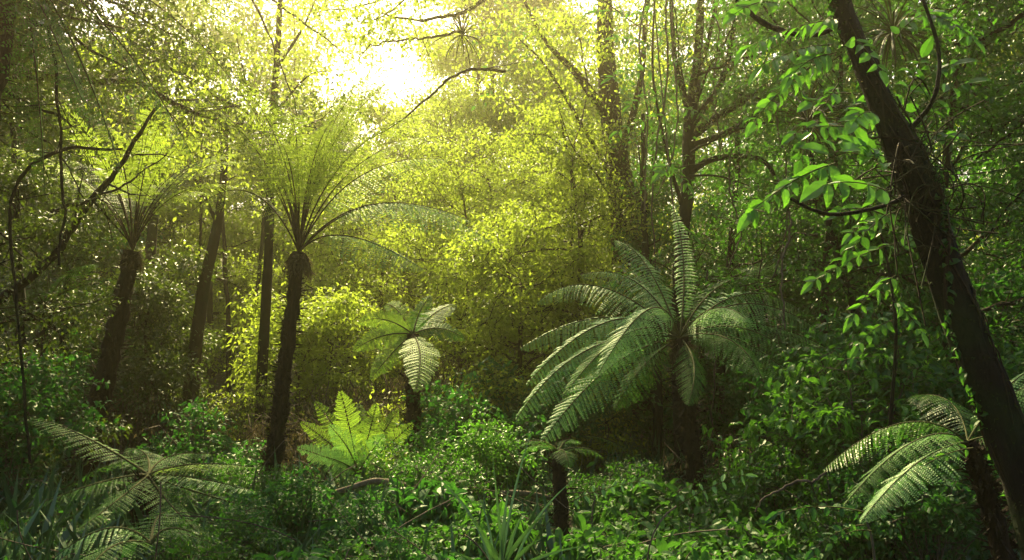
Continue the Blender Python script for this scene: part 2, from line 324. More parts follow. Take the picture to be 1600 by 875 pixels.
# small crown with broad undivided-looking fronds in mid picture
C = P(645, 522, 10.6); fr = []
for ctl, tip, dY, wd, lf in [((598, 485), (560, 505), 0, .17, 'fern_bright'), ((595, 515), (553, 548), -.4, .17, 'fern_bright'), ((610, 550), (580, 592), -.6, .15, 'fern_bright'),
    ((665, 545), (650, 610), -1.2, .24, 'fern_bright'), ((615, 465), (600, 478), .6, .15, 'fern_bright'), ((655, 480), (672, 462), .3, .15, 'fern'), ((690, 500), (725, 530), .2, .2, 'fern'), ((680, 480), (712, 475), .9, .2, 'fern')]:
    fr.append(px_frond(C, 10.6, ctl, tip, dY, width=wd*1.1, up=(0, -.8, .6), bare=.06, n_pin=20, n_lets=9, leaf=lf, lobes=.8, droop=.2, roll=.2))
tree_fern('tree_fern', 'short tree fern with broad yellow-green fronds and one pale frond hanging in mid picture', gp(650, 10.7), C, fr, r0=.1, r1=.08, skirt=1.0)

# lower right small tree fern beside the leaning tree
C = P(1512, 690, 4.7); fr = []
for ctl, tip, dY, wd, lf in [((1420, 610), (1285, 735), .3, .20, 'bright'), ((1440, 640), (1318, 790), -.5, .18, 'fern'), ((1430, 700), (1345, 815), -.8, .16, 'fern_pale_skylit'), ((1560, 600), (1640, 600), .2, .22, 'fern'),
    ((1580, 560), (1680, 560), .8, .22, 'fern_pale_skylit'), ((1500, 600), (1420, 620), 1., .2, 'green'), ((1580, 660), (1660, 740), -.3, .2, 'fern')]:
    fr.append(px_frond(C, 4.7, ctl, tip, dY, width=wd, bare=.12, n_pin=40, n_lets=14, leaf=lf, droop=.7, lobes=.55, r0=.006))
tree_fern('tree_fern', 'young tree fern on a thin dark stem at lower right beside the leaning trunk', gp(1590, 4.7), C, fr, r0=.06, r1=.045, mid=P(1550, 800, 4.7), cat='tree fern')

C = P(1180, 440, 12.0)
tree_fern('tree_fern', 'pale tree fern half hidden in the leaves behind the right fronds of the large fern', gp(1185, 12.0), C, rand_fronds(C, 9, 1.3, (.5, 1.1), (1.1, 1.7), .24, bare=.12, n_pin=26, n_lets=8, leaf='fern_pale_skylit'), r0=.12, r1=.1, skirt=.6)
C = P(70, 480, 12.0)
tree_fern('tree_fern', 'greyish tree fern in the gloom at the left, behind the dark vine', gp(68, 12.0), C, rand_fronds(C, 10, 1.4, (.5, 1.1), (1.1, 1.7), .24, bare=.12, n_pin=26, n_lets=8, leaf='fern'), r0=.12, r1=.1, skirt=.6)

# the dark stump-like fern trunk
C = P(873, 706, 7.0)
fr = rand_fronds(C, 5, .42, (.3, .8), (.8, 1.6), .14, bare=.1, n_pin=26, n_lets=8, leaf='fern')
tree_fern('tree_fern', 'short black fern stem with a sparse crown standing in the undergrowth below the large fern', gp(878, 7.0), C, fr, r0=.065, r1=.055, hairy=.4)

def ground_fern(label, base, fronds, leaf='fern', group=None):
    root = thing('ground_fern', label, 'fern', tuple(base), group)
    for f in fronds:
        f = dict(f); p = f.pop('path'); lf = f.pop('leaf', leaf); g = G(); frond_geo(g, p, **f); g.build('frond', [M[lf], M['rachis']], root, base)
    return root
# bright upright fern
B = P(560, 740, 9.4); fr = []
for ctl, tip, dY, wd in [((520, 690), (470, 660), .1, .15), ((535, 675), (492, 628), .4, .17), ((548, 670), (532, 612), -.1, .2), ((565, 670), (560, 630), .5, .16), ((575, 685), (588, 632), .1, .18), ((590, 690), (622, 640), .4, .16), ((600, 700), (645, 662), -.2, .16), ((610, 715), (655, 700), .3, .15), ((520, 715), (465, 700), -.3, .16), ((550, 700), (515, 665), -.5, .17), ((575, 710), (600, 680), -.5, .16), ((540, 720), (500, 712), -.6, .15)]:
    fr.append(px_frond(B, 9.4, ctl, tip, dY, width=wd, bare=.08, n_pin=18, n_lets=10, leaf='fern_bright' if dY > -.3 else 'fern_pale_skylit', up=(.1, -1, .35), droop=.15, sweep=.3, lobes=.62))
ground_fern('bright lime-green upright fern in front of the brown thicket left of the middle', gp(560, 9.4), fr)
# lower left fern
Cl = P(232, 742, 7.0); fr = []
for ctl, tip, dY, wd, lf in [((130, 670), (45, 650), .2, .24, 'fern'), ((170, 740), (30, 800), -.5, .2, 'fern'), ((290, 715), (395, 730), -.3, .22, 'fern_bright'), ((310, 740), (400, 770), -.6, .18, 'fern_pale_skylit'), ((300, 770), (420, 800), -.5, .16, 'fern'),
     ((240, 700), (200, 700), .8, .2, 'fern'), ((250, 700), (330, 710), .8, .2, 'fern'), ((260, 790), (330, 850), -1, .18, 'fern'), ((200, 770), (120, 830), -1., .18, 'fern')]:
    fr.append(px_frond(Cl, 7.0, ctl, tip, dY, width=wd, bare=.08, n_pin=28, n_lets=11, leaf=lf, droop=.35, lobes=.45))
tree_fern('tree_fern', 'low spreading fern with long level fronds at the lower left', gp(235, 7.1), Cl, fr, r0=.1, r1=.08)
Cl = P(235, 850, 5.2); fr = []
for ctl, tip, dY, wd, lf in [((180, 790), (85, 872), -.3, .22, 'fern_pale_skylit'), ((170, 830), (130, 905), -.7, .2, 'fern'), ((260, 800), (330, 850), .2, .2, 'fern'), ((240, 800), (260, 800), .5, .2, 'fern')]:
    fr.append(px_frond(Cl, 5.2, ctl, tip, dY, width=wd, bare=.05, n_pin=18, n_lets=12, leaf=lf, droop=.3, lobes=.4))
ground_fern('low fern with one pale frond at the bottom left corner', gp(240, 5.3), fr)

# further ground ferns: one modelled, the rest copies
def std_fern(L, wd, n, leaf, label, loc, el=(.5, 1.1), sag=(1.0, 1.7)):
    root = thing('ground_fern', label, 'fern', tuple(loc), 'small ferns in the undergrowth')
    for i, f in enumerate(rand_fronds(np.zeros(3), n, L, el, sag, wd, bare=.08, n_pin=28, n_lets=8)):
        p = f.pop('path'); g = G(); frond_geo(g, p, **f); g.build('frond', [M[leaf], M['rachis']], root)
    return root
A = std_fern(1.0, .17, 11, 'fern', 'dull green fern in shade just left of the bright upright fern', gp(470, 10.0))
Bf = std_fern(.85, .15, 9, 'fern_pale_skylit', 'pale fern spilling over the fallen log', gp(610, 8.6), (.3, .9))
for px, Y, rz, sc, src, lab in [
    (640, 9.6, 1, 1.0, A, 'fern just right of the bright upright fern'), (930, 9.2, 2, 1.1, Bf, 'pale fern right of the short black fern stem'),
    (770, 9.6, 3, 1.0, Bf, 'pale fern left of the short black fern stem'), (1180, 9.4, .5, 1.1, A, 'fern in shade right of the large fern trunk'),
    (75, 8.6, 4, 1.2, A, 'dark fern at the foot of the left tree fern'), (330, 12.5, 2.2, 1.3, A, 'fern behind the low spreading fern, between the slim trunks'),
    (700, 12.5, 2.9, 1.3, A, 'fern at the foot of the hanging pale frond'), (1010, 11.5, 5, 1.5, Bf, 'pale fern behind the large tree fern trunk'),
    (1330, 8.0, 1.7, 1.1, A, 'fern in the deep shade beneath the right-hand shrubs'), (20, 11.5, 1.1, 1.6, Bf, 'pale fern at the left edge behind the dark trunk'),
    (1560, 9.0, .3, 1.6, A, 'fern behind the leaning trunk at the right edge'), (150, 15, 2, 2.2, Bf, 'greyish fern crown seen left of the left tree fern trunk'),
    (915, 5.6, 4.2, .5, A, 'small fern among the foreground leaves below the black stem'), (1090, 6.4, 3.6, .8, A, 'small fern in the right foreground leaves')]:
    dup(src, tuple(gp(px, Y)), rz, sc, lab, 'small ferns in the undergrowth')

# ------------------------------------------------------------------ trees
def clouds(g, centers, n, rad, size, mat=0, flat=.55, tmpl=LEAF_S, asp=.5, down=.45, spread=None):
    centers = np.asarray(centers); k = len(centers)
    if k == 0: return
    cnt = RG.poisson(n, k); idx = np.repeat(np.arange(k), cnt); m = len(idx); r = rad*(.6+.8*RG.random(k))[idx]
    o = RG.normal(size=(m, 3)); o = o/np.linalg.norm(o, axis=1, keepdims=True)*(RG.random(m)**.45)[:, None]*r[:, None]; o[:, 2] *= flat
    # leaves sit in small groups along twiglets
    d = nrm(o*1.0+RG.normal(size=(m, 3))*r[:, None]*.6-np.array([0, 0, 1])*r[:, None]*down)
    nv = np.array([0, 0, 1.])+RG.normal(size=(m, 3))*.5
    sz = size*(.6+.8*RG.random(m)); tint = np.clip(RG.random(k)[idx]*.6+RG.random(m)*.4, 0, 1)
    scatter(g, tmpl, centers[idx]+o, d, nv, sz, sz*asp, mat, tint)
def skeleton(base, H, lean=(0, 0), limbs=12, lo=.3, spread=3., r=.2, wob=.25, up=.5, sub=5, top_taper=.5, bend=.15):
    """returns wood tubes [(points, radii)] and the places that carry leaves"""
    tubes = []; cen = []
    n = 14; t = np.linspace(0, 1, n)
    tp = base+np.stack([lean[0]*t+wob*np.sin(t*5+RG.random()*6)*t, lean[1]*t+wob*np.cos(t*4+RG.random()*6)*t, H*t-.2*(1-t)], -1)
    tr = r*(1-t*.8); tr[0] *= 1.35; tubes.append((tp, tr))
    for i in range(limbs):
        u = lo+(1-lo)*(i+.5)/limbs; az = i*2.4+RG.random(); L = spread*(.75+.5*RG.random())*(1-top_taper*((u-lo)/(1-lo))**1.5)
        el = (u-lo)/(1-lo)*.9*up+.25*up+RG.random()*.3-.1
        s = np.array([np.interp(u, t, tp[:, k]) for k in range(3)]); m = 9; q = np.linspace(0, 1, m)
        d = np.array([math.cos(az)*math.cos(el), math.sin(az)*math.cos(el), math.sin(el)])
        w_ = np.cumsum(RG.normal(size=(m, 3))*L*.035, 0); w_[0] = 0
        lp = s+d*(L*q)[:, None]+w_; lp[:, 2] -= bend*L*q**2
        r_l = np.interp(u, t, tr)*.5; tubes.append((lp, np.maximum(.008, r_l*(1-q*.85))))
        cen.append(lp[-1])
        for j in range(sub):
            v = .25+.7*(j+RG.random())/sub; b = np.array([np.interp(v, q, lp[:, k]) for k in range(3)])
            sd_ = nrm(d*.6+RG.normal(size=3)*np.array([.8, .8, .45])); l2 = L*(.25+.3*RG.random())*(1.1-v*.5); q2 = np.linspace(0, 1, 6)
            sp = b+sd_*(l2*q2)[:, None]; sp[:, 2] -= .12*l2*q2**2; sp += np.cumsum(RG.normal(size=(6, 3))*l2*.03, 0)
            tubes.append((sp, np.maximum(.006, r_l*.3*(1-q2*.8)))); cen.extend([sp[2], sp[3], sp[4], sp[5]])
            for z in range(2):
                a_ = sp[3+z]; e_ = a_+RG.normal(size=3)*l2*.35; tubes.append((np.array([a_, (a_+e_)/2+RG.normal(size=3)*.03, e_]), np.array([.008, .006, .004]))); cen.append(e_)
    return tubes, np.array(cen)
def forest_tree(label, px, Y, H, leaf='canopy', n=26, rad=.45, size=.09, asp=.5, bark='bark_far', group=None, name='forest_tree', X=None, flat=.55, cat='tree', **k):
    base = gp(px, Y) if X is None else np.array([X, Y, float(ground(X, Y))])
    root = thing(name, label, cat, tuple(base), group)
    tubes, cen = skeleton(np.zeros(3), H, **k)
    g = G()
    for p, r in tubes: tube(g, p, r, 8 if r[0] > .08 else 4, 0, .08 if r[0] > .05 else 0)
    g.build('trunk', M[bark], root)
    g = G(); clouds(g, cen, n*DENS, rad, size*1.1, asp=asp, flat=flat); g.build('crown', M[leaf], root)
    return root

BG = 'forest trees behind the ferns'; DENS = 1.15
T = forest_tree
# hillside trees behind, left to right
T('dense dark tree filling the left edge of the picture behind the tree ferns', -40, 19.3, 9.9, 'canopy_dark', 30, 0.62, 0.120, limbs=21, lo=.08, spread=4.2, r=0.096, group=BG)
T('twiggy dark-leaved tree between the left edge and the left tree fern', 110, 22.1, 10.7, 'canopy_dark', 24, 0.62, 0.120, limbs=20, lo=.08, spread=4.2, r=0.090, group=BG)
T('tree with olive foliage above the left tree fern crown', 230, 26.2, 12.5, 'canopy', 24, 0.69, 0.144, limbs=21, lo=.08, spread=4.5, r=0.102, group=BG)
T('thin-crowned tree with sky showing through right of the left tree fern', 330, 30.4, 11.6, 'canopy', 16, 0.75, 0.156, limbs=19, lo=.08, spread=4.4, r=0.096, group=BG)
T('low pale-leaved tree beneath the sky gap, left of the dead branch', 520, 32.4, 5.8, 'canopy', 26, 0.88, 0.180, limbs=21, lo=.1, spread=4.9, r=0.120, group=BG)
T('far sparse tree whose leaves break up the white sky left of the gap', 440, 30, 13, 'canopy', 11, .9, .17, limbs=20, lo=.3, spread=4.6, r=.12, group=BG)
T('far olive tree closing the sky right of the gap', 765, 31, 15.5, 'canopy', 26, .8, .16, limbs=24, lo=.1, spread=3.6, r=.14, group=BG)
T('rounded bright tree below the white sky gap', 640, 28.8, 6.5, 'canopy', 20, 0.75, 0.156, limbs=23, lo=.08, spread=4.9, r=0.120, group=BG)
T('tall fine-leaved tree right of the white sky gap', 745, 29.0, 13.3, 'canopy', 20, 0.62, 0.120, limbs=27, lo=.1, spread=4.2, r=0.120, group=BG)
T('fine-leaved tree with curtains of small leaves left of the old brown trunk', 860, 30.5, 14.0, 'canopy', 20, 0.62, 0.13, limbs=27, lo=.1, spread=3.4, r=0.108, group=BG)
T('tall tree behind the old brown trunk', 960, 31.7, 14.1, 'canopy', 22, 0.62, 0.132, limbs=25, lo=.08, spread=4.5, r=0.150, group=BG)
T('leafy tree with gaps of sky between the many-stemmed tree and the leaning trunk', 1130, 29.0, 12.6, 'green', 22, 0.62, 0.132, limbs=23, lo=.08, spread=4.4, r=0.132, group=BG)
T('broad green tree behind the upper part of the leaning trunk', 1290, 24.8, 12.1, 'green', 30, 0.62, 0.132, limbs=25, lo=.1, spread=4.4, r=0.120, group=BG)
T('dense green tree right of the leaning trunk', 1500, 19.3, 11.3, 'green', 34, 0.56, 0.120, limbs=25, lo=.1, spread=4.0, r=0.120, group=BG)
T('dense green tree at the right edge of the picture', 1660, 16.6, 11.2, 'green', 34, 0.56, 0.108, limbs=25, lo=.1, spread=3.9, r=0.120, group=BG)
T('small-leaved understory tree behind the large tree fern', 1090, 13.5, 5.0, 'green', 30, .35, .075, limbs=21, lo=.05, spread=2.0, r=0.060, group=BG)
T('small-leaved understory tree in the dark right of the large tree fern', 1270, 12.5, 4.6, 'green', 30, .35, .08, limbs=21, lo=.05, spread=2.0, r=0.060, group=BG)
T('bushy bright tree behind the short broad-fronded fern', 720, 16.5, 5.2, 'canopy', 27, .4, .062, limbs=23, lo=.02, spread=2.3, r=0.060, group=BG)
T('bushy tree behind the foot of the slender tree fern', 520, 18, 5.2, 'canopy', 26, .42, .066, limbs=23, lo=.02, spread=2.5, r=0.060, group=BG)
T('bushy tree under the old brown trunk, left of the large tree fern', 880, 14, 4.8, 'canopy', 30, .38, .052, limbs=23, lo=.02, spread=2.2, r=0.060, group=BG)
T('bushy dark tree behind the trunk of the left tree fern', 60, 18, 6, 'green', 30, .45, .10, limbs=23, lo=.02, spread=2.8, r=0.060, group=BG)
T('bushy olive tree low behind the slim leaning tree', 330, 20, 5.5, 'canopy', 30, .45, .10, limbs=18, lo=.02, spread=2.8, r=.1, group=BG)

for px, Y, H, lf, lab in [(430, 23, 6.5, 'canopy', 'bushy olive tree far behind the slim straight tree'), (600, 20, 5.0, 'canopy', 'bushy bright tree left of the short broad-fronded fern, further back'), (820, 19, 5.6, 'canopy', 'bushy bright tree behind the pale curtain of leaves'),
    (160, 22, 7.5, 'canopy_dark', 'bushy dark tree behind the left tree fern crown'), (-60, 19, 8, 'canopy_dark', 'bushy dark tree cut by the left edge'), (1010, 18, 7, 'green', 'bushy green tree behind the arched limb'), (1180, 15.5, 6.5, 'green', 'bushy green tree behind the bright leaf sprays'),
    (1370, 14, 6, 'green', 'bushy green tree behind the middle of the leaning trunk'), (1420, 11, 3.6, 'green', 'low bushy tree just left of the leaning trunk'), (1600, 10.5, 4.2, 'green', 'low bushy tree right of the leaning trunk'), (250, 13, 2.8, 'canopy_dark', 'low bushy tree between the left tree fern and the slim leaning tree'),
    (480, 13.5, 2.6, 'canopy', 'low bushy tree behind the shaggy foot of the slender tree fern'), (800, 13, 3.4, 'canopy', 'low bushy tree in mid picture left of the large fern tips'), (30, 12.5, 4.0, 'canopy_dark', 'low bushy tree at the left edge')]:
    T(lab, px, Y, H, lf, 28 if lf == 'canopy' else 30, .42, .07, limbs=20, lo=.02, spread=.42*H+.4, r=.07, group=BG)

T('pale fine-leaved tree hanging in curtains just left of the old brown trunk', 895, 13.2, 5.6, 'canopy', 26, .34, .05, limbs=20, lo=.25, spread=1.7, r=.08, bend=.5, group=BG)
T('yellow-green fine-leaved tree in the middle of the leaf wall above the broad-fronded fern', 770, 16.5, 4.9, 'canopy', 24, .38, .06, limbs=20, lo=.2, spread=2.2, r=.09, bend=.4, group=BG)
T('dark small-leaved tree close behind the top of the leaning trunk', 1500, 8.2, 6.4, 'green', 34, .28, .055, limbs=22, lo=.35, spread=2.1, r=.08, group=BG)
T('dark small-leaved tree filling the gap left of the leaning trunk', 1300, 9.5, 6.4, 'green', 28, .3, .06, limbs=20, lo=.4, spread=1.9, r=.07, group=BG)
T('dark fine-leaved tree close at the left edge', -70, 8.4, 6.6, 'canopy_dark', 30, .28, .055, limbs=22, lo=.1, spread=1.2, r=.07, group=BG)
T('dark fine-leaved tree between the left edge and the left tree fern crown', 120, 17.5, 8.2, 'canopy_dark', 12, .32, .065, limbs=22, lo=.35, spread=2.0, r=.08, group=BG)

T('sunlit yellow-green tree high in the leaf wall below the dead branch', 690, 23, 7.0, 'canopy', 25, .5, .082, limbs=22, lo=.1, spread=3.0, r=.09, group=BG)
T('sunlit fine-leaved tree in the leaf wall left of the old brown trunk', 845, 24, 8.6, 'canopy', 26, .5, .082, limbs=24, lo=.1, spread=3.0, r=.09, group=BG)
T('olive-leaved tree behind the vines left of the many-stemmed tree', 1000, 24, 8.2, 'canopy', 26, .5, .085, limbs=22, lo=.1, spread=3.0, r=.09, group=BG)
T('sunlit tree between the slim straight trunk and the sky gap', 500, 24, 7.5, 'canopy', 20, .5, .085, limbs=20, lo=.15, spread=2.6, r=.09, group=BG)
T('tall far tree whose leaves close the canopy above the dead branch', 800, 36, 19, 'canopy', 22, .9, .17, limbs=22, lo=.4, spread=4.6, r=.14, group=BG)
T('tall far tree closing the canopy above the slim straight trunk', 380, 36, 19, 'canopy', 15, .9, .17, limbs=22, lo=.4, spread=4.8, r=.14, group=BG)

# far wood: one mass
def far_wood():
    g = G(); cs = []
    for i in range(520):
        x = RG.uniform(-48, 48); y = RG.uniform(32, 50); px = 800+F*x/y
        top = 11.0 if px > 700 else (8.5 if px < 380 else 5.5)
        cs.append([x, y, float(ground(x, y))+RG.random()**.8*top])
    clouds(g, cs, 110, 1.8, .34, flat=.7, asp=.6)
    tag(g.build('distant_forest', M['canopy']), 'far wooded slope seen dimly between the nearer trees', 'forest', kind='stuff')
far_wood()

# ------------------------------------------------------------------ explicit trees: stems traced with their own depth
def pxpath(pts, n=30):
    """pts: (px, py, Y, radius)"""
    w = np.array([list(P(a, b, c))+[r] for a, b, c, r in pts]); w = smooth_path(w, n); return w[:, :3], np.maximum(w[:, 3], .003)
def traced_tree(name, label, cat, base, stems, bark='bark', group=None, n=8, rough=.1, crown=None, part='stem'):
    root = thing(name, label, cat, tuple(base), group); base = np.asarray(base)
    for i, s in enumerate(stems):
        g = G(); p, r = pxpath(s); tube(g, p, r, n if r.max() > .04 else 6, 0, rough); g.build('trunk' if i == 0 else 'limb', M[bark], root, base)
    if crown is not None:
        g = G(); crown(g, stems); g.build('crown', M[crown.leaf], root, base)
    return root
def top_crown(leaf, n, rad, size, i0, k, jit):
    def f(g, stems):
        cs = []
        for s in stems:
            p, r = pxpath(s)
            for q in p[i0:]: cs.extend([q+RG.normal(size=3)*jit for _ in range(k)])
        clouds(g, cs, n, rad, size)
    f.leaf = leaf; return f
traced_tree('slim_tree', 'slim straight dark trunk rising just left of the slender tree fern towards the sky gap', 'tree', gp(400, 12.5),
    [[(400, 790, 12.5, .10), (411, 560, 12.5, .085), (420, 380, 12.5, .075), (424, 220, 12.5, .065), (432, 100, 12.5, .05), (440, -30, 12.5, .04)],
     [(424, 230, 12.5, .03), (390, 150, 12.3, .02), (370, 60, 12.2, .01)], [(430, 110, 12.5, .03), (475, 40, 12.4, .02), (500, -20, 12.3, .01)], [(426, 180, 12.5, .025), (480, 120, 12.2, .015), (520, 110, 12.1, .006)]], 'bark', crown=top_crown('canopy', 12, .32, .08, 17, 1, .3))
traced_tree('slim_tree', 'slim brown trunk leaning right between the two left tree ferns', 'tree', gp(288, 13),
    [[(288, 770, 13, .15), (300, 600, 13, .125), (318, 450, 13, .1), (340, 350, 13, .08), (352, 240, 13, .05), (350, 130, 13, .03)], [(340, 350, 13, .04), (300, 270, 12.8, .02), (270, 220, 12.7, .01)]], 'bark_far', crown=top_crown('canopy', 16, .35, .085, 19, 2, .4))
traced_tree('mossy_tree', 'thick brown mossy trunk in the gloom just right of the left tree fern', 'tree', gp(222, 14.5),
    [[(218, 740, 14.5, .17), (222, 600, 14.5, .14), (228, 470, 14.5, .12), (240, 340, 14.5, .09), (250, 200, 14.5, .1), (262, 60, 14.5, .06)]], 'bark_far', crown=top_crown('canopy', 18, .4, .085, 18, 3, .6))
# old brown trunk
def cr1(g, stems):
    cs = []
    for s in stems[1:]:
        p, r = pxpath(s)
        for q in p[12:]: cs.extend([q+RG.normal(size=3)*.45 for _ in range(2)])
    clouds(g, cs, 34, .42, .075)
cr1.leaf = 'canopy'
b = gp(985, 13.5)
traced_tree('old_tree', 'massive old brown trunk rising out of pale hanging foliage above the large fern', 'tree', b,
    [[(985, 640, 13.5, 0.360), (985, 450, 13.5, 0.302), (975, 330, 13.5, 0.245), (955, 180, 13.5, 0.187), (945, 60, 13.5, 0.144), (950, -120, 13.5, 0.094)],
     [(960, 200, 13.5, 0.101), (905, 120, 13.2, 0.065), (850, 60, 13, 0.036), (800, -40, 13, 0.014)],
     [(970, 300, 13.5, .05), (900, 180, 13.0, .03), (850, 100, 12.7, .02), (810, 60, 12.5, .008)],
     [(965, 270, 13.4, 0.072), (1000, 130, 13.0, 0.050), (1010, 20, 12.8, 0.036), (1030, -80, 12.8, 0.014)],
     [(980, 350, 13.3, .03), (930, 270, 12.7, .02), (895, 230, 12.4, .012), (870, 160, 12.3, .006)]], 'bark_far', crown=cr1, n=14)
# many-stemmed tree
def cr2(g, stems):
    cs = []
    for s in stems[1:]:
        p, r = pxpath(s)
        for q in p[9:]: cs.append(q+RG.normal(size=3)*.28)
    clouds(g, cs, 22, .32, .055)
cr2.leaf = 'green'
b = gp(1068, 10.8)
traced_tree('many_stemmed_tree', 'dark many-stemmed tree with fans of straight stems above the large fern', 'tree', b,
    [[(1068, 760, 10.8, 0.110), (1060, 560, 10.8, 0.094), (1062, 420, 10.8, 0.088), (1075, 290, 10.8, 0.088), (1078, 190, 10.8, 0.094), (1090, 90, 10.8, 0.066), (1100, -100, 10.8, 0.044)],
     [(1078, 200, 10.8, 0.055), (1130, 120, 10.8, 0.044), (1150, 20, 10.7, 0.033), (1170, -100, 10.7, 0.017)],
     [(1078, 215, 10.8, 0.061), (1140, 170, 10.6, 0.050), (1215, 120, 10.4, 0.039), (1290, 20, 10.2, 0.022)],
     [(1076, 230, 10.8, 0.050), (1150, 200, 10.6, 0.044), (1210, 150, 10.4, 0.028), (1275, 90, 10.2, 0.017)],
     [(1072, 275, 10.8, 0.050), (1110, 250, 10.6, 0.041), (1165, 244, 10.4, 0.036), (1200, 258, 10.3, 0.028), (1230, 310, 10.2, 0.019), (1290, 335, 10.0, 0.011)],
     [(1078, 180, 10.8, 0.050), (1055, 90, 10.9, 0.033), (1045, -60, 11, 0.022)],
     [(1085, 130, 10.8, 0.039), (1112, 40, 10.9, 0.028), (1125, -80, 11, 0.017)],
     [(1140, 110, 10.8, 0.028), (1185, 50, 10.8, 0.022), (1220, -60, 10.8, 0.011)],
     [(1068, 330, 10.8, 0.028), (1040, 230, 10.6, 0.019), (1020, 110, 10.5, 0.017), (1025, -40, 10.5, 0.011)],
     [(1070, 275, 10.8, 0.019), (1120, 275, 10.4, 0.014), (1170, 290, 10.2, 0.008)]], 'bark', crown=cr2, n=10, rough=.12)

# leaning tree in the right foreground
stem0 = [(1712, 1110, 4.1, 0.120), (1640, 880, 4.1, 0.102), (1578, 690, 4.1, 0.094), (1518, 540, 4.1, 0.090), (1465, 390, 4.1, 0.082), (1436, 300, 4.1, 0.094), (1408, 225, 4.1, 0.080), (1368, 140, 4.15, 0.062), (1327, 40, 4.2, 0.051), (1292, -60, 4.2, 0.048)]
b = P(1712, 1100, 4.1); b[2] = float(ground(b[0], b[1])) 
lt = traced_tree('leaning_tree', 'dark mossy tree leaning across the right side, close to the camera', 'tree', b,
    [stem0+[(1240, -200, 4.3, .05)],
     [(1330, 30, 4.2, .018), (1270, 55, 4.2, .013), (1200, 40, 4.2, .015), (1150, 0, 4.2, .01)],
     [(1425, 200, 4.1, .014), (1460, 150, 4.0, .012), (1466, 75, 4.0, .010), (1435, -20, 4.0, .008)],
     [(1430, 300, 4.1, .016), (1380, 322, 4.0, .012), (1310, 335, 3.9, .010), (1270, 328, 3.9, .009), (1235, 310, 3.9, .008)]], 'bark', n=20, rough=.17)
def roots_on(stem, n, name, mat, spread=.02, ln=(.2, .8)):
    p, r = pxpath(stem, 60)
    for k in range(n):
        i = int(RG.random()*(len(p)-16))+2; a0 = RG.random()*2*PI; m = 12; q = []
        L = int(4+RG.random()*10); tw = (RG.random()-.5)*3
        for j in range(m):
            f = i+L*j/(m-1); ii = int(f); ff = f-ii; c_ = p[ii]*(1-ff)+p[min(ii+1, len(p)-1)]*ff; rr = r[ii]*(1.02+.06*RG.random())+spread*RG.random()*(j/m)
            aa = a0+tw*j/m; q.append(c_+rr*np.array([math.cos(aa), math.sin(aa), 0]))
        g = roots_on.g; tube(g, q, .002+.004*RG.random(), 4)
roots_on.g = G()

roots_on(stem0, 30, '', '')
g = roots_on.g
nest = P(1432, 285, 4.0)
for k in range(70):
    s = nest+RG.normal(size=3)*np.array([.12, .1, .14]); tube(g, bez(s, s+RG.normal(size=3)*.12+np.array([0, -.08, .05]), s+RG.normal(size=3)*np.array([.2, .1, .2])+np.array([0, -.08, -.1]), 8), .002+.003*RG.random(), 3)
g.build('aerial_root', M['bark_far'], lt, b)
g = G(); p, r = pxpath(stem0, 90); q = []
for k in range(140):
    f = k/139*88; ii = int(f); ff = f-ii; c_ = p[ii]*(1-ff)+p[ii+1]*ff; aa = .5+k/139*9.0+.3*math.sin(k*.21); q.append(c_+(r[ii]*1.02+.008)*np.array([math.cos(aa), math.sin(aa), 0]))
q = np.array(q); tube(g, q, np.linspace(.014, .006, 140), 6, 0, .1)
ii = (RG.random(230)*139).astype(int); scatter(g, LEAF_C, q[ii], RG.normal(size=(230, 3))+np.array([0, -.4, -.5]), RG.normal(size=(230, 3))*.5+np.array([0, -.6, .5]), .03+.05*RG.random(230), .02+.025*RG.random(230), 1)
g.build('climbing_stem', [M['bark_far'], M['green']], lt, b)
# dry moss on the trunk
g = G(); p, r = pxpath(stem0, 80); k = 2200; ii = (RG.random(k)*(len(p)-1)).astype(int); a_ = RG.random(k)*2*PI; o_ = np.stack([np.cos(a_), np.sin(a_), np.zeros(k)], -1)
scatter(g, DIAM, p[ii]+o_*r[ii][:, None]*.97+RG.normal(size=(k, 3))*.01, o_+RG.normal(size=(k, 3))*.8-np.array([0, 0, .8]), RG.normal(size=(k, 3)), .012+.02*RG.random(k), .005+.008*RG.random(k))
g.build('moss', M['moss'], lt, b)

def spray(p0, p1, sag=.05, pairs=6, L=.12, W=.055, up=(0, 0, 1), hang=.4, tmpl=LEAF_N, r=.004, sweep=.5):
    """compound leaf: a stalk with paired leaflets"""
    g = G(); m = (np.asarray(p0)+p1)/2+np.array([0, 0, sag*2]); pth = bez(np.asarray(p0), m, np.asarray(p1), 16); tube(g, pth, np.linspace(r, r*.4, 16), 4, 1)
    u = (np.arange(pairs)+.6)/pairs; idx = u*(15); i0 = np.clip(idx.astype(int), 0, 14); f = (idx-i0)[:, None]; c_ = pth[i0]*(1-f)+pth[np.minimum(i0+1, 15)]*f
    T_ = nrm(pth[np.minimum(i0+1, 15)]-pth[i0-0]+1e-6); side = nrm(np.cross(T_, np.asarray(up, float)))
    for s in (-1, 1):
        j = RG.normal(size=(pairs, 3))*.18; d = side*s+T_*sweep-np.array([0, 0, hang])+j
        nv = np.asarray(up)+RG.normal(size=(pairs, 3))*.4; ll = L*(.6+.5*RG.random(pairs))*(1-.25*u); ww = W*(.7+.5*RG.random(pairs))*(1-.15*u); kind = RG.random(pairs)
        for tm, mk in ((LEAF_N, (kind < .45)), (LEAF_C, (kind >= .45) & (kind < .94))):
            scatter(g, tm, c_[mk], d[mk], nv[mk], ll[mk], ww[mk], 0)
    scatter(g, tmpl, pth[-1:], T_[-1:]-np.array([0, 0, hang*.5]), np.array([up]), L, W, 0)
    return g
def add_sprays(root, base, lst, leaf, name='leafy_spray'):
    for x0, y0, x1, y1, Y, pairs, L, W, up, hang in lst:
        spray(P(x0, y0, Y), P(x1, y1, Y-.15), .03, pairs, L, W, up, hang).build(name, [M[leaf], M['rachis']], root, base)
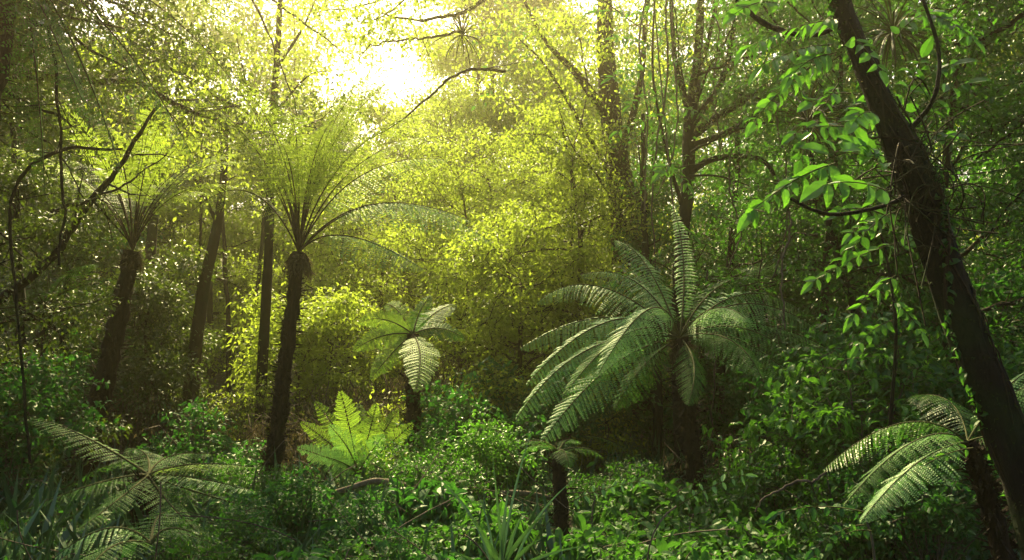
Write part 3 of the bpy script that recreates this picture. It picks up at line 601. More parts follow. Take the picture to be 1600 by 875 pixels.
UPF = (.15, -.8, .6); UPB = (0, -.3, .95)
add_sprays(lt, b, [(1310, 30, 1168, 75, 4.1, 10, .13, .045, UPB, .9), (1300, 70, 1190, 105, 3.95, 8, .13, .045, UPB, .8), (1300, 85, 1235, 120, 3.9, 6, .12, .045, UPF, .7), (1215, 5, 1148, 22, 4.2, 6, .11, .05, UPF, .2), (1275, 100, 1178, 190, 4.0, 9, .10, .045, UPF, .6), (1250, 0, 1190, -30, 4.2, 6, .11, .05, UPF, .4),
    (1345, 150, 1268, 160, 3.9, 3, .11, .055, UPF, .1), (1370, 180, 1335, 190, 3.8, 3, .11, .06, UPF, .2), (1395, 265, 1295, 238, 3.7, 4, .15, .078, UPF, -.5), (1390, 300, 1285, 290, 3.7, 5, .15, .07, UPF, .7), (1370, 250, 1340, 230, 3.75, 3, .14, .07, UPF, -.2),
    (1305, 255, 1172, 332, 3.8, 9, .12, .05, UPF, .9), (1390, 340, 1310, 330, 4.2, 5, .11, .05, UPF, .5), (1330, 60, 1375, 110, 4.0, 4, .10, .05, UPF, .2), (1375, 100, 1330, 50, 4.4, 4, .10, .055, UPF, .1)], 'bright')
add_sprays(lt, b, [(1420, 150, 1490, 100, 4.3, 5, .12, .065, UPF, .3), (1440, 180, 1510, 130, 4.3, 5, .12, .06, UPF, .3), (1400, 210, 1440, 90, 4.4, 5, .12, .06, UPF, .3), (1320, 30, 1290, -20, 4.3, 5, .11, .055, UPF, .3), (1310, 130, 1250, 250, 4.6, 8, .11, .05, UPF, .5), (1330, 200, 1240, 210, 4.7, 7, .11, .05, UPF, .5),
    (1380, 120, 1340, 180, 4.5, 6, .11, .055, UPF, .4), (1420, 240, 1480, 210, 4.3, 5, .12, .06, UPF, .4), (1400, 60, 1450, 20, 4.5, 6, .11, .05, UPF, .4), (1400, 330, 1330, 390, 4.6, 6, .12, .05, UPF, .6), (1440, 20, 1520, 60, 4.6, 7, .12, .05, UPF, .4)], 'green')

# ------------------------------------------------------------------ shrubs and other understory
def shrub(label, loc, H, R, n_stem, leaf, size, asp=.5, per=26, tmpl=LEAF_S, group=None, name='leafy_shrub', hang=.35, rad=.16, cat='shrub'):
    root = thing(name, label, cat, tuple(loc), group); gs = G(); gl = G(); cs = []
    for i in range(n_stem):
        az = RG.random()*2*PI; rr = R*RG.random()**.5; h = H*(.55+.45*RG.random())*(1-.35*(rr/R)**2)
        top = np.array([math.cos(az)*rr, math.sin(az)*rr, h]); p = bez(np.array([math.cos(az)*.05, math.sin(az)*.05, -.05]), np.array([top[0]*.4, top[1]*.4, h*.75]), top, 10)
        tube(gs, p, np.linspace(.012, .004, 10), 4)
        for q in (4, 6, 7, 8, 9):
            for z in range(2):
                e_ = p[q]+RG.normal(size=3)*np.array([.16, .16, .08])*(H*.5+.3); tube(gs, np.array([p[q], (p[q]+e_)/2+RG.normal(size=3)*.01, e_]), .003, 3); cs.append(e_)
    clouds(gl, cs, per, rad, size, asp=asp, flat=.5, tmpl=tmpl, down=hang)
    gs.build('stem', M['twig'], root); gl.build('foliage', M[leaf], root); return root
SH = 'leafy shrubs of the understory'
s1 = shrub('glossy-leaved shrub in mid picture between the short fern and the large fern', gp(740, 9.8), 1.35, .8, 16, 'glossy', .075, .5, 16, LEAF_N, SH)
s2 = shrub('low bright-leaved plant at the bottom edge right of the strap-leaved clump', gp(1030, 5.6), .55, .6, 16, 'low', .07, .55, 10, LEAF_N, SH, rad=.12)
s3 = shrub('dark glossy shrub behind the leaning trunk at right', gp(1380, 7.5), 2.4, 1.1, 22, 'glossy', .085, .5, 20, LEAF_N, SH, rad=.2)
s8 = shrub('leafy bright shrub with mid-sized leaves in the shade left of the leaning trunk', gp(1340, 7.0), 2.0, .8, 18, 'bright', .085, .5, 13, LEAF_C, SH, rad=.17)
dup(s8, tuple(gp(1430, 8.6)), 2, 1.15, 'leafy bright shrub close left of the leaning trunk, behind the drooping sprays', SH)
dup(s8, tuple(gp(760, 9.0)), 4, .62, 'leafy bright shrub in mid picture left of the drooping tips of the large fern', SH)
dup(s8, tuple(gp(1590, 7.6)), 5, .8, 'leafy bright shrub at the right edge behind the leaning trunk', SH)
s4 = shrub('fine twiggy shrub just right of the foot of the bright upright fern', gp(655, 8.9), .9, .6, 16, 'green', .045, .5, 30, LEAF_S, SH)
for src, px, Y, rz, sc, lab in [
    (s1, 800, 11.5, 1, 1.15, 'glossy shrub behind the strap-leaved clump, under the large fern tips'), (s1, 690, 11.0, 2, 1.0, 'glossy shrub right of the hanging pale frond'), (s1, 860, 10.6, 4, 1.1, 'glossy shrub left of the trunk of the large fern'),
    (s1, 470, 6.9, 3, .6, 'white-glinting glossy plant in the foreground below the slender tree fern'), (s1, 560, 6.3, 5, .5, 'glossy plant in front of the fallen log'), (s1, 640, 5.7, 1.4, .45, 'glossy plant at the bottom edge left of the strap-leaved clump'),
    (s1, 400, 6.2, 2.4, .5, 'dark glossy plant at the bottom edge below the low spreading fern'), (s1, 330, 9.5, .4, .9, 'dark shrub between the left tree fern and the slender tree fern'),
    (s2, 945, 5.4, 1, .7, 'low bright-leaved plant directly right of the strap leaves at the bottom edge'), (s2, 1130, 5.8, 2, 1.1, 'low bright plant at the bottom edge below the large fern trunk'), (s2, 1010, 6.8, 3, 1.1, 'low bright plant behind the foreground leaves, near the black fern stem'),
    (s2, 1230, 5.9, 4, 1.0, 'low bright plant at the bottom edge left of the young tree fern'), (s2, 840, 5.4, 5, .6, 'low bright plant at the bottom edge just left of the black fern stem'), (s2, 1140, 7.3, .6, 1.2, 'low bright plant in front of the large fern trunk'), (s2, 700, 6.4, .9, .8, 'low bright plant left of the strap leaves'),
    (s2, 1050, 4.9, .9, .8, 'nearest low bright plant, cut by the bottom edge'), (s2, 530, 5.4, 2, .9, 'low bright plant at the bottom edge, far left of the strap leaves'),
    (s3, 1500, 9.5, 1, 1.25, 'dark glossy shrub right of the leaning trunk'), (s3, 1270, 9.8, 2, 1.0, 'dark glossy shrub right of the large tree fern'), (s3, 1180, 12, 4, 1.0, 'dark glossy shrub behind the right fronds of the large fern'), (s3, 1440, 5.8, 3, .55, 'dark shrub under the young tree fern'), (s3, 1620, 7, 2, .9, 'dark glossy shrub at the right edge'),
    (s3, 20, 8.5, 3, .8, 'dark glossy shrub at the left edge'), (s3, 150, 13, 5, 1.0, 'shrub behind the trunk of the left tree fern'),
    (s4, 385, 8.3, 1, .8, 'fine twiggy shrub just left of the foot of the slender tree fern'), (s4, 700, 8.2, 2, .9, 'fine twiggy shrub right of the fallen log'), (s4, 1200, 7.2, 3, 1.1, 'fine twiggy shrub in the shade right of the large fern trunk'), (s4, 960, 8.0, 4, .9, 'fine twiggy shrub left of the large fern trunk'),
    (s4, 1320, 6.2, 5, .9, 'fine twiggy shrub at the bottom right under the pale frond'), (s4, 330, 5.6, 6, .7, 'fine twiggy shrub at the bottom left'), (s4, 1420, 8.5, 1, 1.4, 'fine twiggy shrub behind the young tree fern')]:
    dup(src, tuple(gp(px, Y)), rz, sc, lab, SH)
def thicket(label, px, Y, H, R, n):
    loc = gp(px, Y); root = thing('dry_thicket', label, 'thicket', tuple(loc), 'dry thickets'); g = G(); gl = G(); cs = []
    for i in range(n):
        a0 = RG.normal(size=3)*np.array([R*.5, R*.35, 0]); e_ = a0+RG.normal(size=3)*np.array([.35, .25, 0])+np.array([0, 0, H*(.4+.6*RG.random())]); p = bez(a0, (a0+e_)/2+RG.normal(size=3)*.18, e_, 8); p = np.vstack([p, e_+np.array([RG.normal()*.15, RG.normal()*.1, -.25*RG.random()])])
        tube(g, p, .003+.006*RG.random(), 3); cs.extend([p[4], p[6], p[8]])
    g.build('stem', M['root'], root); clouds(gl, cs, 9, .16, .07, asp=.3, down=1.2); gl.build('dry_foliage', M['dead'], root)
thicket('brown dry thicket behind the bright upright fern', 560, 12.6, 1.5, 1.0, 130); thicket('brown dry thicket under the broad-fronded fern', 690, 13.2, 1.9, 1.1, 130)
thicket('brown dry thicket around the foot of the slender tree fern', 440, 10.2, 1.0, .5, 70); thicket('brown tangle in the shade left of the young tree fern', 1230, 8.3, 1.0, .8, 110); thicket('dim brown tangle between the left tree fern and the slim leaning trunk', 250, 12, 1.4, 1.0, 110)
s6 = shrub('broad-leaved seedling with drooping leaves at the bottom edge below the fallen branch', gp(600, 5.2), .5, .35, 9, 'glossy', .13, .42, 7, LEAF_C, SH, rad=.13, hang=.9)
s7 = shrub('broad bright-leaved seedling at the bottom edge below the large fern trunk', gp(1075, 5.3), .5, .35, 9, 'low', .12, .5, 8, LEAF_C, SH, rad=.13, hang=.7)
for src, px, Y, rz, sc, lab in [(s6, 470, 5.4, 1, 1.0, 'broad-leaved seedling with drooping leaves at the bottom edge, right of the pale corner frond'), (s6, 690, 5.6, 2, .9, 'broad-leaved seedling beside the left strap leaves'), (s6, 540, 6.6, 3, .9, 'broad-leaved seedling in front of the bright upright fern'),
    (s6, 430, 7.2, 4, 1.2, 'broad-leaved seedling at the foot of the slender tree fern'), (s6, 1290, 5.2, 5, 1.0, 'broad-leaved seedling at the bottom edge under the white-glinting sprig'), (s6, 670, 7.4, 5.5, 1.2, 'broad-leaved seedling just in front of the fallen branch'),
    (s7, 960, 6.2, 1, 1.1, 'broad bright-leaved seedling just right of the black fern stem'), (s7, 1150, 6.6, 2, 1.2, 'broad bright-leaved seedling in front of the brown tangle at right'), (s7, 760, 6.8, 3, 1.0, 'broad bright-leaved seedling behind the strap leaves'), (s7, 1180, 5.0, 4, .9, 'broad bright-leaved seedling at the bottom edge, right of the middle'), (s7, 1010, 7.6, 5, 1.3, 'broad bright-leaved seedling below the drooping tips of the large fern')]:
    dup(src, tuple(gp(px, Y)), rz, sc, lab, SH)
for px, Y, rz, sc, src, lab in [(590, 7.2, 1, .7, A, 'small fern in front of the fallen branch'), (730, 7.6, 2, .8, Bf, 'small pale fern left of the tallest strap leaf'), (1060, 7.9, 3, .9, Bf, 'small pale fern in front of the large fern trunk'), (1250, 6.6, 4, .9, A, 'fern in the shade left of the young tree fern'),
    (390, 6.4, 5, .9, A, 'fern right of the low spreading fern, near the bottom edge'), (340, 8.0, 1.3, 1.0, A, 'dark fern behind the right fronds of the low spreading fern'), (30, 6.8, 2.3, 1.0, A, 'dark fern at the lower left edge'), (820, 8.4, 3.3, .9, Bf, 'small pale fern behind the black fern stem')]:
    dup(src, tuple(gp(px, Y)), rz, sc, lab, 'small ferns in the undergrowth')
# light green sprigs right of the big fern
s5 = shrub('light green leafy sprig standing out of the dark right of the large fern', gp(1330, 6.6), 1.25, .28, 9, 'bright', .08, .5, 9, LEAF_N, None, 'leafy_sapling', hang=.8, rad=.13, cat='sapling')
dup(s5, tuple(gp(1190, 7.2)), 2, .85, 'smaller light green sapling just right of the large fern trunk')

# strap-leaved clumps
def strap_clump(label, base, specs):
    root = thing('strap_leaved_plant', label, 'plant', tuple(base))
    for p, wd in specs:
        g = G(); p = np.asarray(p); n = len(p); q = np.linspace(0, 1, n); ww = wd*np.minimum(1, (1-q)*2.2+.02)*(.6+.4*np.minimum(1, q*4)); T_ = nrm(np.gradient(p, axis=0)); sd_ = nrm(np.cross(T_, np.array([.15, 1., .1]))); N_ = np.cross(T_, sd_)
        V = np.concatenate([p-sd_*ww[:, None]/2+N_*ww[:, None]*.25, p, p+sd_*ww[:, None]/2+N_*ww[:, None]*.25]); i = np.arange(n-1)
        g.add(V, np.concatenate([np.stack([i, i+n, i+n+1, i+1], -1), np.stack([i+n, i+2*n, i+2*n+1, i+n+1], -1)]), 0, RG.random(), True)
        g.build('leaf', M['strap'], root, base)
Yb = 5.6; B0 = P(782, 930, Yb); specs = []
for x, y, dY, wd in [(768, 700, 0, .03), (838, 655, .5, .028), (728, 800, -.3, .05), (745, 770, .2, .03), (870, 790, -.3, .045), (910, 740, .3, .03), (795, 760, .1, .05), (700, 760, .2, .035), (690, 860, -.4, .045), (850, 840, -.4, .05), (655, 720, .5, .025), (935, 850, 0, .04), (820, 800, 0, .05), (760, 840, -.3, .05)]:
    wd *= .62; t_ = P(x, y, Yb+dY); m_ = (B0+t_)/2+np.array([-(t_[0]-B0[0])*.25, 0, .12]); specs.append((bez(B0+RG.normal(size=3)*.03, m_, t_, 14), wd))
bb = gp(782, Yb); strap_clump('clump of long green strap leaves at the bottom centre, two standing tallest', bb, [(np.vstack([[bb+(p[0]-bb)*.3], p]), w_) for p, w_ in specs])

# fallen log / arched roots
g = G()
for s in [[(480, 775, 8.3, .02), (530, 768, 8.3, .028), (585, 752, 8.3, .032), (640, 760, 8.2, .034), (700, 772, 8.1, .03), (750, 800, 8.0, .02)], [(600, 752, 8.4, .012), (640, 735, 8.4, .010), (690, 740, 8.3, .01)]]:
    p, r = pxpath(s); tube(g, p, r, 9, 0, .14)
o = g.build('fallen_branch', M['twig']); tag(o, 'grey fallen branch arching through the undergrowth below the bright fern', 'branch')
g = G(); p, r = pxpath([(700, 800, 8.2, 0.021), (760, 775, 8.4, 0.032), (830, 772, 8.6, 0.028), (900, 790, 8.8, 0.021)]); tube(g, p, r, 8, 0, .12)
tag(g.build('fallen_branch', M['twig']), 'grey fallen branch lying low behind the strap leaves', 'branch')

# bare branches and lianas
def vine(name, label, pts, mat='twig', cat='vine', twigs=0, rough=.05):
    g = G(); p, r = pxpath(pts, 40); p = p+np.cumsum(RG.normal(size=p.shape)*.008, 0); tube(g, p, r, 6, 0, .16)
    for k in range(twigs):
        i = int(len(p)*(.2+.75*RG.random()))-1; d = RG.normal(size=3)*np.array([1, .6, 1]); L = .25+.5*RG.random(); e_ = p[i]+nrm(d)*L
        tube(g, np.array([p[i], (p[i]+e_)/2+RG.normal(size=3)*.04, e_]), np.array([r[i]*.4, r[i]*.3, .002]), 4)
    tag(g.build(name, M[mat]), label, cat)
vine('bare_branch', 'bare crooked branch slanting across the bright sky gap', [(790, 112, 9.5, 0.021), (740, 108, 9.5, 0.018), (705, 122, 9.5, 0.015), (660, 160, 9.5, 0.013), (625, 185, 9.4, 0.008), (570, 216, 9.4, 0.004)], 'bark_far', 'branch', 5)
vine('bare_branch', 'bare branch reaching left below the canopy top edge', [(720, 50, 10, .018), (660, 60, 10, .014), (600, 70, 10, .010), (560, 95, 10, .005)], 'bark_far', 'branch', 8)
vine('hanging_vine', 'arched dark vine curving down at the left edge', [(190, 235, 7, 0.010), (110, 235, 7, 0.015), (45, 260, 7, 0.017), (15, 310, 7, 0.015), (18, 420, 7, 0.014), (30, 540, 7, 0.013), (45, 720, 7, 0.013)], 'bark', 'vine', 8)
vine('bare_branch', 'dark limb slanting up from the left edge beside the left tree fern', [(-20, 480, 8.5, 0.044), (70, 400, 8.5, 0.039), (130, 310, 8.5, 0.033), (175, 265, 8.5, 0.028), (235, 160, 8.5, 0.017)], 'bark', 'branch', 10)
vine('bare_branch', 'thin dark branch forking above the left tree fern', [(80, 330, 8.3, 0.017), (110, 320, 8.3, 0.019), (180, 290, 8.3, 0.011), (250, 240, 8.3, 0.006)], 'bark', 'branch', 6)
vine('hanging_vine', 'dark vertical vine near the left edge', [(70, -40, 6.5, .015), (78, 60, 6.5, .014), (95, 190, 6.5, .012), (100, 330, 6.5, .012), (92, 420, 6.5, .01)], 'bark', 'vine', 6)
vine('bare_branch', 'pale bare twig lying across the bottom right', [(1180, 800, 6, .006), (1230, 760, 6, .01), (1290, 740, 6, .01), (1340, 700, 6, .006)], 'root', 'branch', 3)
vine('hanging_vine', 'thin pale vine hanging right of the large fern', [(1105, 420, 8.8, .008), (1120, 520, 8.8, .009), (1118, 640, 8.8, .008), (1100, 700, 8.8, .006)], 'root')
for i, (x, y0, y1, Y, lab) in enumerate([(1010, -30, 330, 10.2, 'leftmost thin vine hanging beside the old brown trunk'), (1035, -30, 420, 10.1, 'pale vine hanging left of the many-stemmed tree'), (1048, -30, 300, 10, 'pale vine hanging close against the many-stemmed tree'),
    (1120, -20, 230, 10.2, 'thin vine hanging among the stems of the many-stemmed tree'), (1200, 150, 480, 9.5, 'thin vine hanging left of the bright leaf sprays'), (1140, 230, 420, 10, 'looped vine beneath the arched limb'), (1240, 330, 520, 8, 'thin vine hanging below the lowest leaf spray'), (905, 60, 330, 12.5, 'thin vine down the pale curtain of leaves left of the old trunk')]):
    vine('hanging_vine', lab, [(x+RG.normal()*4, y0, Y, .012), (x+RG.normal()*10, y0*.66+y1*.33, Y, .012), (x+RG.normal()*12, y0*.33+y1*.66, Y, .01), (x+RG.normal()*14, y1, Y, .008)], 'root' if i % 2 else 'twig', twigs=3)
# slim background stems
for x0, x1, Y, r, lab in [(355, 350, 16, .05, 'thin pole stem right of the slim leaning tree'), (385, 395, 17, .05, 'thin pole stem left of the slim straight tree'), (300, 310, 17.5, .04, 'thin pole stem just behind the slim leaning tree'), (100, 125, 13, .07, 'dark pole stem left of the left tree fern'),
     (40, 20, 10, .06, 'dark vine-wrapped pole stem at the left edge'), (1395, 1300, 9, .045, 'thin dark stem behind the leaning trunk'), (1120, 1150, 12, .06, 'thin dark stem right of the large fern trunk'), (1025, 1010, 12, .06, 'thin dark stem left of the large fern trunk')]:
    vine('slim_tree', lab, [(x0, 800-(Y-8)*10, Y, r*1.2), (x0*.6+x1*.4+RG.normal()*4, 550, Y, r), (x1+RG.normal()*4, 330, Y, r*.8), (x1+(x1-x0)*.4, 180, Y, r*.5)], 'bark', 'tree', 8)

# climbing compound-leaved sprigs on the vines at the old trunk
b = P(1040, 200, 10); cl = thing('climbing_plant', 'light green climber with ladder-like leaves up the vines left of the many-stemmed tree', 'climber', tuple(b))
g = G(); p, r = pxpath([(1062, 430, 10, .012), (1050, 300, 9.9, .012), (1035, 150, 9.9, .01), (1020, -20, 9.9, .008)]); tube(g, p, r, 5); g.build('stem', M['twig'], cl, b)
add_sprays(cl, b, [(1010, 25, 930, 18, 9.8, 8, .16, .05, UPF, .4), (1020, 75, 962, 60, 9.7, 7, .16, .05, UPF, .2), (1020, 110, 955, 122, 9.7, 7, .17, .055, UPF, .2), (1030, 150, 985, 165, 9.7, 5, .15, .05, UPF, .2), (1045, 180, 965, 205, 9.7, 7, .15, .05, UPF, .5), (1060, 170, 1095, 180, 9.7, 4, .15, .05, UPF, .2),
    (1040, 260, 1075, 290, 9.5, 5, .16, .055, UPF, .4), (1055, 255, 1030, 270, 9.3, 3, .2, .07, UPF, .2), (1050, 350, 1085, 370, 9.5, 5, .14, .05, UPF, .4), (1080, 330, 1110, 330, 9.5, 5, .14, .05, UPF, .4), (1050, 100, 1080, 90, 9.7, 5, .14, .05, UPF, .4)], 'bright')
# mid-right bright sprays around (1340, 420)
b = gp(1370, 6.2); sp = thing('leafy_sapling', 'sapling with drooping bright leaves left of the middle of the leaning trunk', 'sapling', tuple(b))
g = G(); p, r = pxpath([(1400, 900, 6.2, .02), (1390, 700, 6.2, .016), (1400, 520, 6.1, .013), (1385, 400, 6.1, .01), (1370, 350, 6, .006)]); tube(g, p, r, 6); g.build('stem', M['bark'], sp, b)
add_sprays(sp, b, [(1400, 380, 1270, 440, 6, 8, .14, .055, UPF, .6), (1400, 400, 1440, 370, 6, 5, .13, .055, UPF, .4), (1385, 345, 1330, 365, 6, 5, .13, .055, UPF, .5), (1400, 430, 1330, 495, 5.9, 6, .14, .05, UPF, .9), (1395, 470, 1440, 520, 6, 5, .12, .05, UPF, .6), (1395, 500, 1340, 540, 6, 5, .12, .05, UPF, .6)], 'bright')
# drooping sprays at bottom right
b = gp(1360, 4.6); sp = thing('leafy_sapling', 'low sprig with white-glinting leaves drooping at the bottom right', 'sapling', tuple(b))
g = G(); p, r = pxpath([(1370, 980, 4.6, .01), (1365, 860, 4.6, .008), (1350, 800, 4.6, .006)]); tube(g, p, r, 5); g.build('stem', M['twig'], sp, b)
add_sprays(sp, b, [(1350, 800, 1215, 800, 4.6, 6, .09, .035, UPF, .9), (1350, 820, 1270, 860, 4.5, 6, .07, .035, UPF, .5)], 'glossy'); add_sprays(sp, b, [(1520, 700, 1420, 745, 4.4, 6, .06, .03, UPF, .4), (1362, 830, 1300, 850, 4.5, 4, .06, .03, UPF, .3)], 'bright')
b = gp(1000, 6.8); sp = thing('leafy_sapling', 'low pale sprig arching to the right of the black fern stem', 'sapling', tuple(b))
g = G(); p, r = pxpath([(930, 860, 6.8, .01), (925, 810, 6.8, .008), (930, 775, 6.8, .006)]); tube(g, p, r, 5); g.build('stem', M['twig'], sp, b)
add_sprays(sp, b, [(890, 785, 1005, 752, 6.6, 8, .1, .035, UPF, .5), (1060, 790, 1165, 742, 6.6, 7, .1, .035, UPF, .7)], 'fern_pale_skylit')

# spiky epiphytes and palm-like crowns
def spiky(label, c_, n, L, wd, leaf, name='epiphyte', cat='epiphyte', down=.2):
    root = thing(name, label, cat, tuple(c_)); g = G()
    for i in range(n):
        az = RG.random()*2*PI; el = RG.random()*2.2-.8; p = arch(az, el, L*(.6+.5*RG.random()), .9+down, 8); ww = wd*np.sin(np.linspace(.5, PI, 8)); T_ = nrm(np.gradient(p, axis=0)); s_ = nrm(np.cross(T_, np.array([0, 0, 1.])+RG.normal(size=3)*.3))
        V = np.concatenate([p-s_*ww[:, None]/2, p+s_*ww[:, None]/2]); k = np.arange(7); g.add(V, np.stack([k, k+8, k+9, k+1], -1), 0, RG.random())
    g.build('leaf_rosette', M[leaf], root)
spiky('spiky perching plant on the high branch right of the sky gap', P(722, 55, 10), 55, .5, .016, 'spiky')
spiky('dark spiky perching plant left of the leaning trunk', P(1262, 190, 7.5), 80, .65, .016, 'spiky')
spiky('dark spiky perching plant right of the top of the leaning trunk', P(1395, 50, 7), 90, .6, .016, 'spiky')
spiky('small spiky perching plant on the slim straight tree', P(300, 200, 12), 60, .6, .016, 'spiky')

# overhanging dark boughs at the upper left
def bough(label, stems, leaf, n, rad, size, k=2, jit=.3, asp=.5):
    base = P(*stems[0][0][:3]); root = thing('overhanging_bough', label, 'branch', tuple(base)); cs = []; g = G()
    for s in stems:
        p, r = pxpath(s, 24); p = p+np.cumsum(RG.normal(size=p.shape)*.012, 0); tube(g, p, r*.5, 7, 0, .12)
        for q in p[6:]: cs.extend([q+RG.normal(size=3)*jit for _ in range(k)])
    g.build('branch', M['bark'], root, base); g = G(); clouds(g, cs, n, rad, size, asp=asp); g.build('foliage', M[leaf], root, base)
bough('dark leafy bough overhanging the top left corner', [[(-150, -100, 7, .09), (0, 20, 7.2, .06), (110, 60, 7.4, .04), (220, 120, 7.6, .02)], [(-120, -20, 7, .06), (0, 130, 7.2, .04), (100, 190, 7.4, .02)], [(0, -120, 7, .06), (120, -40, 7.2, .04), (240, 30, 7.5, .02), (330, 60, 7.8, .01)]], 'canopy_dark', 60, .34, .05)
bough('olive bough hanging across the upper left in front of the sky', [[(60, -80, 9, .06), (200, 60, 9.2, .05), (330, 150, 9.4, .03), (420, 210, 9.6, .01)], [(150, 30, 9.1, .03), (240, 160, 9.3, .02), (300, 230, 9.5, .01)]], 'canopy', 20, .32, .07)
bough('sparse bough of lit leaves across the top left of the sky gap', [[(300, -120, 11, .06), (400, -20, 11, .04), (480, 40, 11, .03), (560, 90, 11, .01)], [(380, -40, 11, .04), (440, 120, 11, .02), (460, 180, 11, .01)]], 'canopy', 12, .35, .085, 1)
bough('bough of yellow-green leaves across the top, right of the sky gap', [[(860, -120, 11, .08), (760, 0, 10.5, .06), (680, 30, 10.2, .04), (600, 20, 10, .02)], [(740, -90, 10.6, .04), (660, -20, 10.4, .03), (600, 30, 10.2, .02), (545, 50, 10, .01)], [(800, -60, 11, .05), (660, -20, 10.5, .04), (560, 10, 10.2, .02), (500, 20, 10, .01)]], 'canopy', 26, .35, .07)
bough('dark green bough filling the top right corner', [[(1800, -150, 6.5, .09), (1660, -20, 6.6, .06), (1560, 60, 6.8, .04), (1480, 90, 7, .02)], [(1760, 50, 6.5, .06), (1640, 150, 6.7, .04), (1540, 230, 7, .02)], [(1700, -100, 6.6, .05), (1560, -30, 6.8, .03), (1440, -20, 7, .02)]], 'green', 34, .3, .06)

# ------------------------------------------------------------------ trees added overhead to cast shade, mostly out of frame, and further boughs
T('tall green tree added for shade, its crown closing the top edge right of the many-stemmed tree', 1250, 21, 13.0, 'green', 30, .7, .13, limbs=18, lo=.55, spread=5.0, r=.16, up=.3, group=BG)  # added so its crown shades the right background
T('tall green tree added for shade, its crown darkening the top right behind the leaning trunk', 1500, 18, 12.5, 'green', 34, .7, .12, limbs=18, lo=.5, spread=5.0, r=.16, up=.3, group=BG)  # second crown added to keep the right background in shade
bough('dark leafy bough between the many-stemmed tree and the leaning trunk', [[(1120, -120, 8.5, .05), (1170, -20, 8.5, .03), (1230, 70, 8.5, .02), (1290, 150, 8.4, .01)], [(1180, -80, 8.3, .04), (1240, 10, 8.3, .02), (1310, 60, 8.2, .01)]], 'green', 26, .28, .055)
bough('dark leafy bough across the top above the old brown trunk', [[(830, -160, 12, .05), (900, -60, 12, .04), (980, 20, 12, .02), (1060, 60, 12, .01)]], 'canopy', 20, .4, .08)
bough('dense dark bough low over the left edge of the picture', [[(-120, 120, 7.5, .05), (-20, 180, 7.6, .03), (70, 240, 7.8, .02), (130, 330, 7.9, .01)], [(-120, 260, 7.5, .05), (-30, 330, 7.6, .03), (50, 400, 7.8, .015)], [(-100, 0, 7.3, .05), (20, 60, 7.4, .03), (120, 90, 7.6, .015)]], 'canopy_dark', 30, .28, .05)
bough('dark small-leaved bough close over the middle of the right edge', [[(1800, 100, 6.2, .05), (1680, 200, 6.3, .03), (1590, 300, 6.5, .02), (1540, 380, 6.6, .01)], [(1800, 260, 6.4, .05), (1690, 360, 6.5, .03), (1600, 450, 6.6, .015)]], 'green', 30, .26, .05)
bough('dark leaves added for the shaded hollow at the upper part of the old brown trunk', [[(985, 420, 13.2, .05), (975, 330, 13.0, .04), (955, 180, 13.0, .03), (945, 40, 13.0, .02)], [(1000, 440, 13.1, .04), (1010, 300, 12.9, .03), (990, 180, 12.8, .02)]], 'canopy_dark', 34, .3, .05)  # dark foliage put in to stand for the hollow's shade at the trunk
bough('dark leafy bough spreading above the arched limb', [[(1078, 240, 10.2, .04), (1150, 200, 10.0, .03), (1230, 190, 9.8, .02), (1300, 230, 9.6, .01)], [(1090, 120, 10.2, .04), (1180, 90, 10, .03), (1260, 40, 9.8, .02)]], 'green', 26, .32, .055)
bough('dark twiggy bough among the fans of the many-stemmed tree', [[(1078, 190, 10.6, .05), (1120, 110, 10.4, .03), (1160, 40, 10.2, .02), (1190, -40, 10, .01)], [(1085, 200, 10.5, .05), (1150, 160, 10.3, .03), (1220, 60, 10.1, .02)], [(1075, 160, 10.6, .04), (1060, 60, 10.5, .02), (1050, -40, 10.4, .01)]], 'canopy_dark', 24, .3, .055)
OV = 'added shade trees beside the camera, mostly out of view'  # trees added mostly out of view to darken the near ground
for X, Y, H, spd, lab in [(-5.6, 7.5, 9.0, 3.4, 'added shade tree over the lower left, its low leaves darkening the top left corner'), (7.6, 8.8, 10.5, 3.0, 'added shade tree over the right side beyond the leaning trunk'), (-7, 4.0, 9, 4.5, 'added shade tree left of the camera, out of view'), (7.5, 1.0, 9.5, 5.0, 'added shade tree right of the camera, out of view')]:
    T(lab, 0, Y, H, 'canopy_dark', 85, .6, .055, X=X, limbs=18, lo=.5, spread=spd, r=.2, up=.3, group=OV)

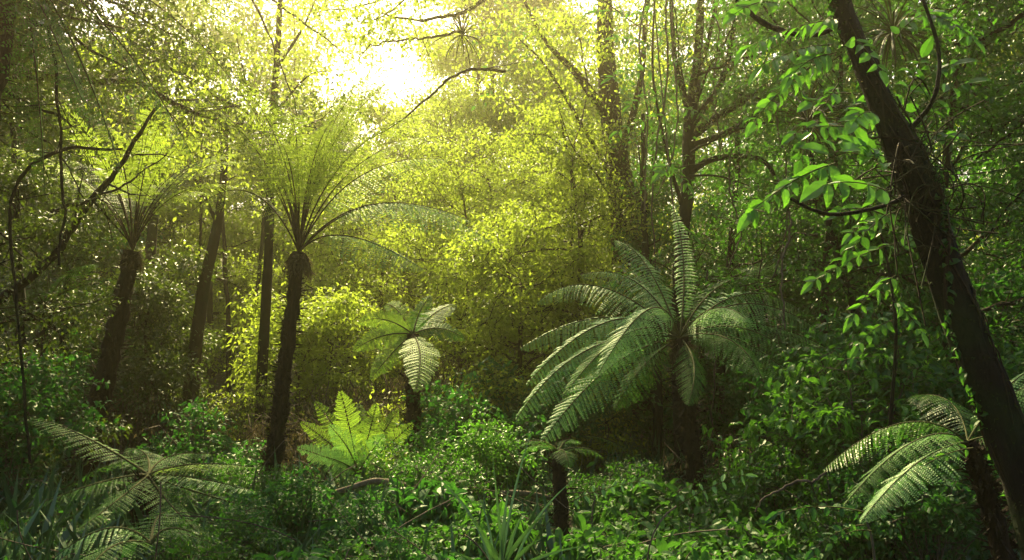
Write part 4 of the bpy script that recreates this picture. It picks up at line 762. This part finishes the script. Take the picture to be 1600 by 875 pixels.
# ------------------------------------------------------------------ ground cover and litter
def cover():
    g = G(); n = 5200; y = 3.2+RG.random(n)**1.5*22; x = (RG.random(n)-.5)*(2*(.75*y+2.5)); z = ground(x, y); h = (.05+.35*RG.random(n)**1.6)*(1-.3*(y < 4.6))
    k = RG.poisson(11, n); idx = np.repeat(np.arange(n), k); m = len(idx); off = RG.normal(size=(m, 3))*np.array([.13, .13, 0]); q = RG.random(m)
    pos = np.stack([x[idx], y[idx], z[idx]+h[idx]*q+.02], -1)+off; d = off*4+RG.normal(size=(m, 3))*.3+np.array([0, 0, .1]); sz = (.03+.10*RG.random(n)**2)[idx]*(.7+.6*RG.random(m))
    scatter(g, LEAF_S, pos, d, np.array([0, 0, 1.])+RG.normal(size=(m, 3))*.4, sz, sz*.6, 0, np.clip(RG.random(n)[idx]*.7+RG.random(m)*.3, 0, 1))
    tag(g.build('ground_cover', M['glossy']), 'low tangle of small leaves covering the forest floor', 'ground cover', kind='stuff')
    g = G(); n = 16000; y = 5.4+RG.random(n)**1.4*11; x = (RG.random(n)-.5)*(2*(.72*y+1)); d = RG.normal(size=(n, 3))*np.array([.7, .7, 0])+np.array([0, 0, 1.]); L = (.12+.6*RG.random(n)**2)*np.clip((y-2.5)/4, .3, 1)
    scatter(g, LEAF_S, np.stack([x, y, ground(x, y)], -1), d, RG.normal(size=(n, 3)), L, .008, 0)
    tag(g.build('grass', M['strap']), 'thin grass blades among the ground cover', 'grass', kind='stuff')
    g = G(); n = 16000; y = 3+RG.random(n)**1.3*28; x = (RG.random(n)-.5)*(2*(.75*y+2)); sz = .04+.07*RG.random(n)
    scatter(g, LEAF_S, np.stack([x, y, ground(x, y)+.03+.02*RG.random(n)], -1), RG.normal(size=(n, 3))*np.array([1, 1, .15]), np.array([0, 0, 1.])+RG.normal(size=(n, 3))*.3, sz, sz*.5, 0)
    tag(g.build('leaf_litter', M['dead']), 'brown fallen leaves on the forest floor', 'leaf litter', kind='stuff')
    # tangle of fine dead twigs
    g = G()
    for i in range(420):
        yy = 5+RG.random()*12; xx = (RG.random()-.5)*1.4*yy; s_ = np.array([xx, yy, float(ground(xx, yy))+RG.random()*.5]); d_ = RG.normal(size=3)*np.array([.5, .4, .35]); tube(g, bez(s_, s_+d_*.5+RG.normal(size=3)*.12, s_+d_, 7), .002+.004*RG.random(), 3)
    tag(g.build('fallen_twigs', M['root']), 'tangle of thin pale dead twigs through the undergrowth', 'twigs', kind='stuff')
cover()

# ------------------------------------------------------------------ haze, added and tinted yellow for the overlaid glow
def haze():
    g = G(); x0, x1, y0, y1, z0, z1 = -175, 175, -45, 210, -1.5, 45
    V = [(x, y, z) for x in (x0, x1) for y in (y0, y1) for z in (z0, z1)]
    g.add(V, [[0, 1, 3, 2], [4, 6, 7, 5], [0, 4, 5, 1], [2, 3, 7, 6], [0, 2, 6, 4], [1, 5, 7, 3]])
    m = bpy.data.materials.new('glow_haze'); m.use_nodes = True; t = m.node_tree; t.nodes.clear(); o = t.nodes.new('ShaderNodeOutputMaterial'); v = t.nodes.new('ShaderNodeVolumePrincipled')
    v.inputs['Color'].default_value = (1, .90, .58, 1); v.inputs['Density'].default_value = HAZE; v.inputs['Anisotropy'].default_value = HAZE_G  # yellow of the glow is put into the haze colour
    t.links.new(v.outputs[0], o.inputs['Volume']); tag(g.build('haze', m), 'yellow-tinted haze added for the glow over the forest', 'haze', kind='stuff')
haze()
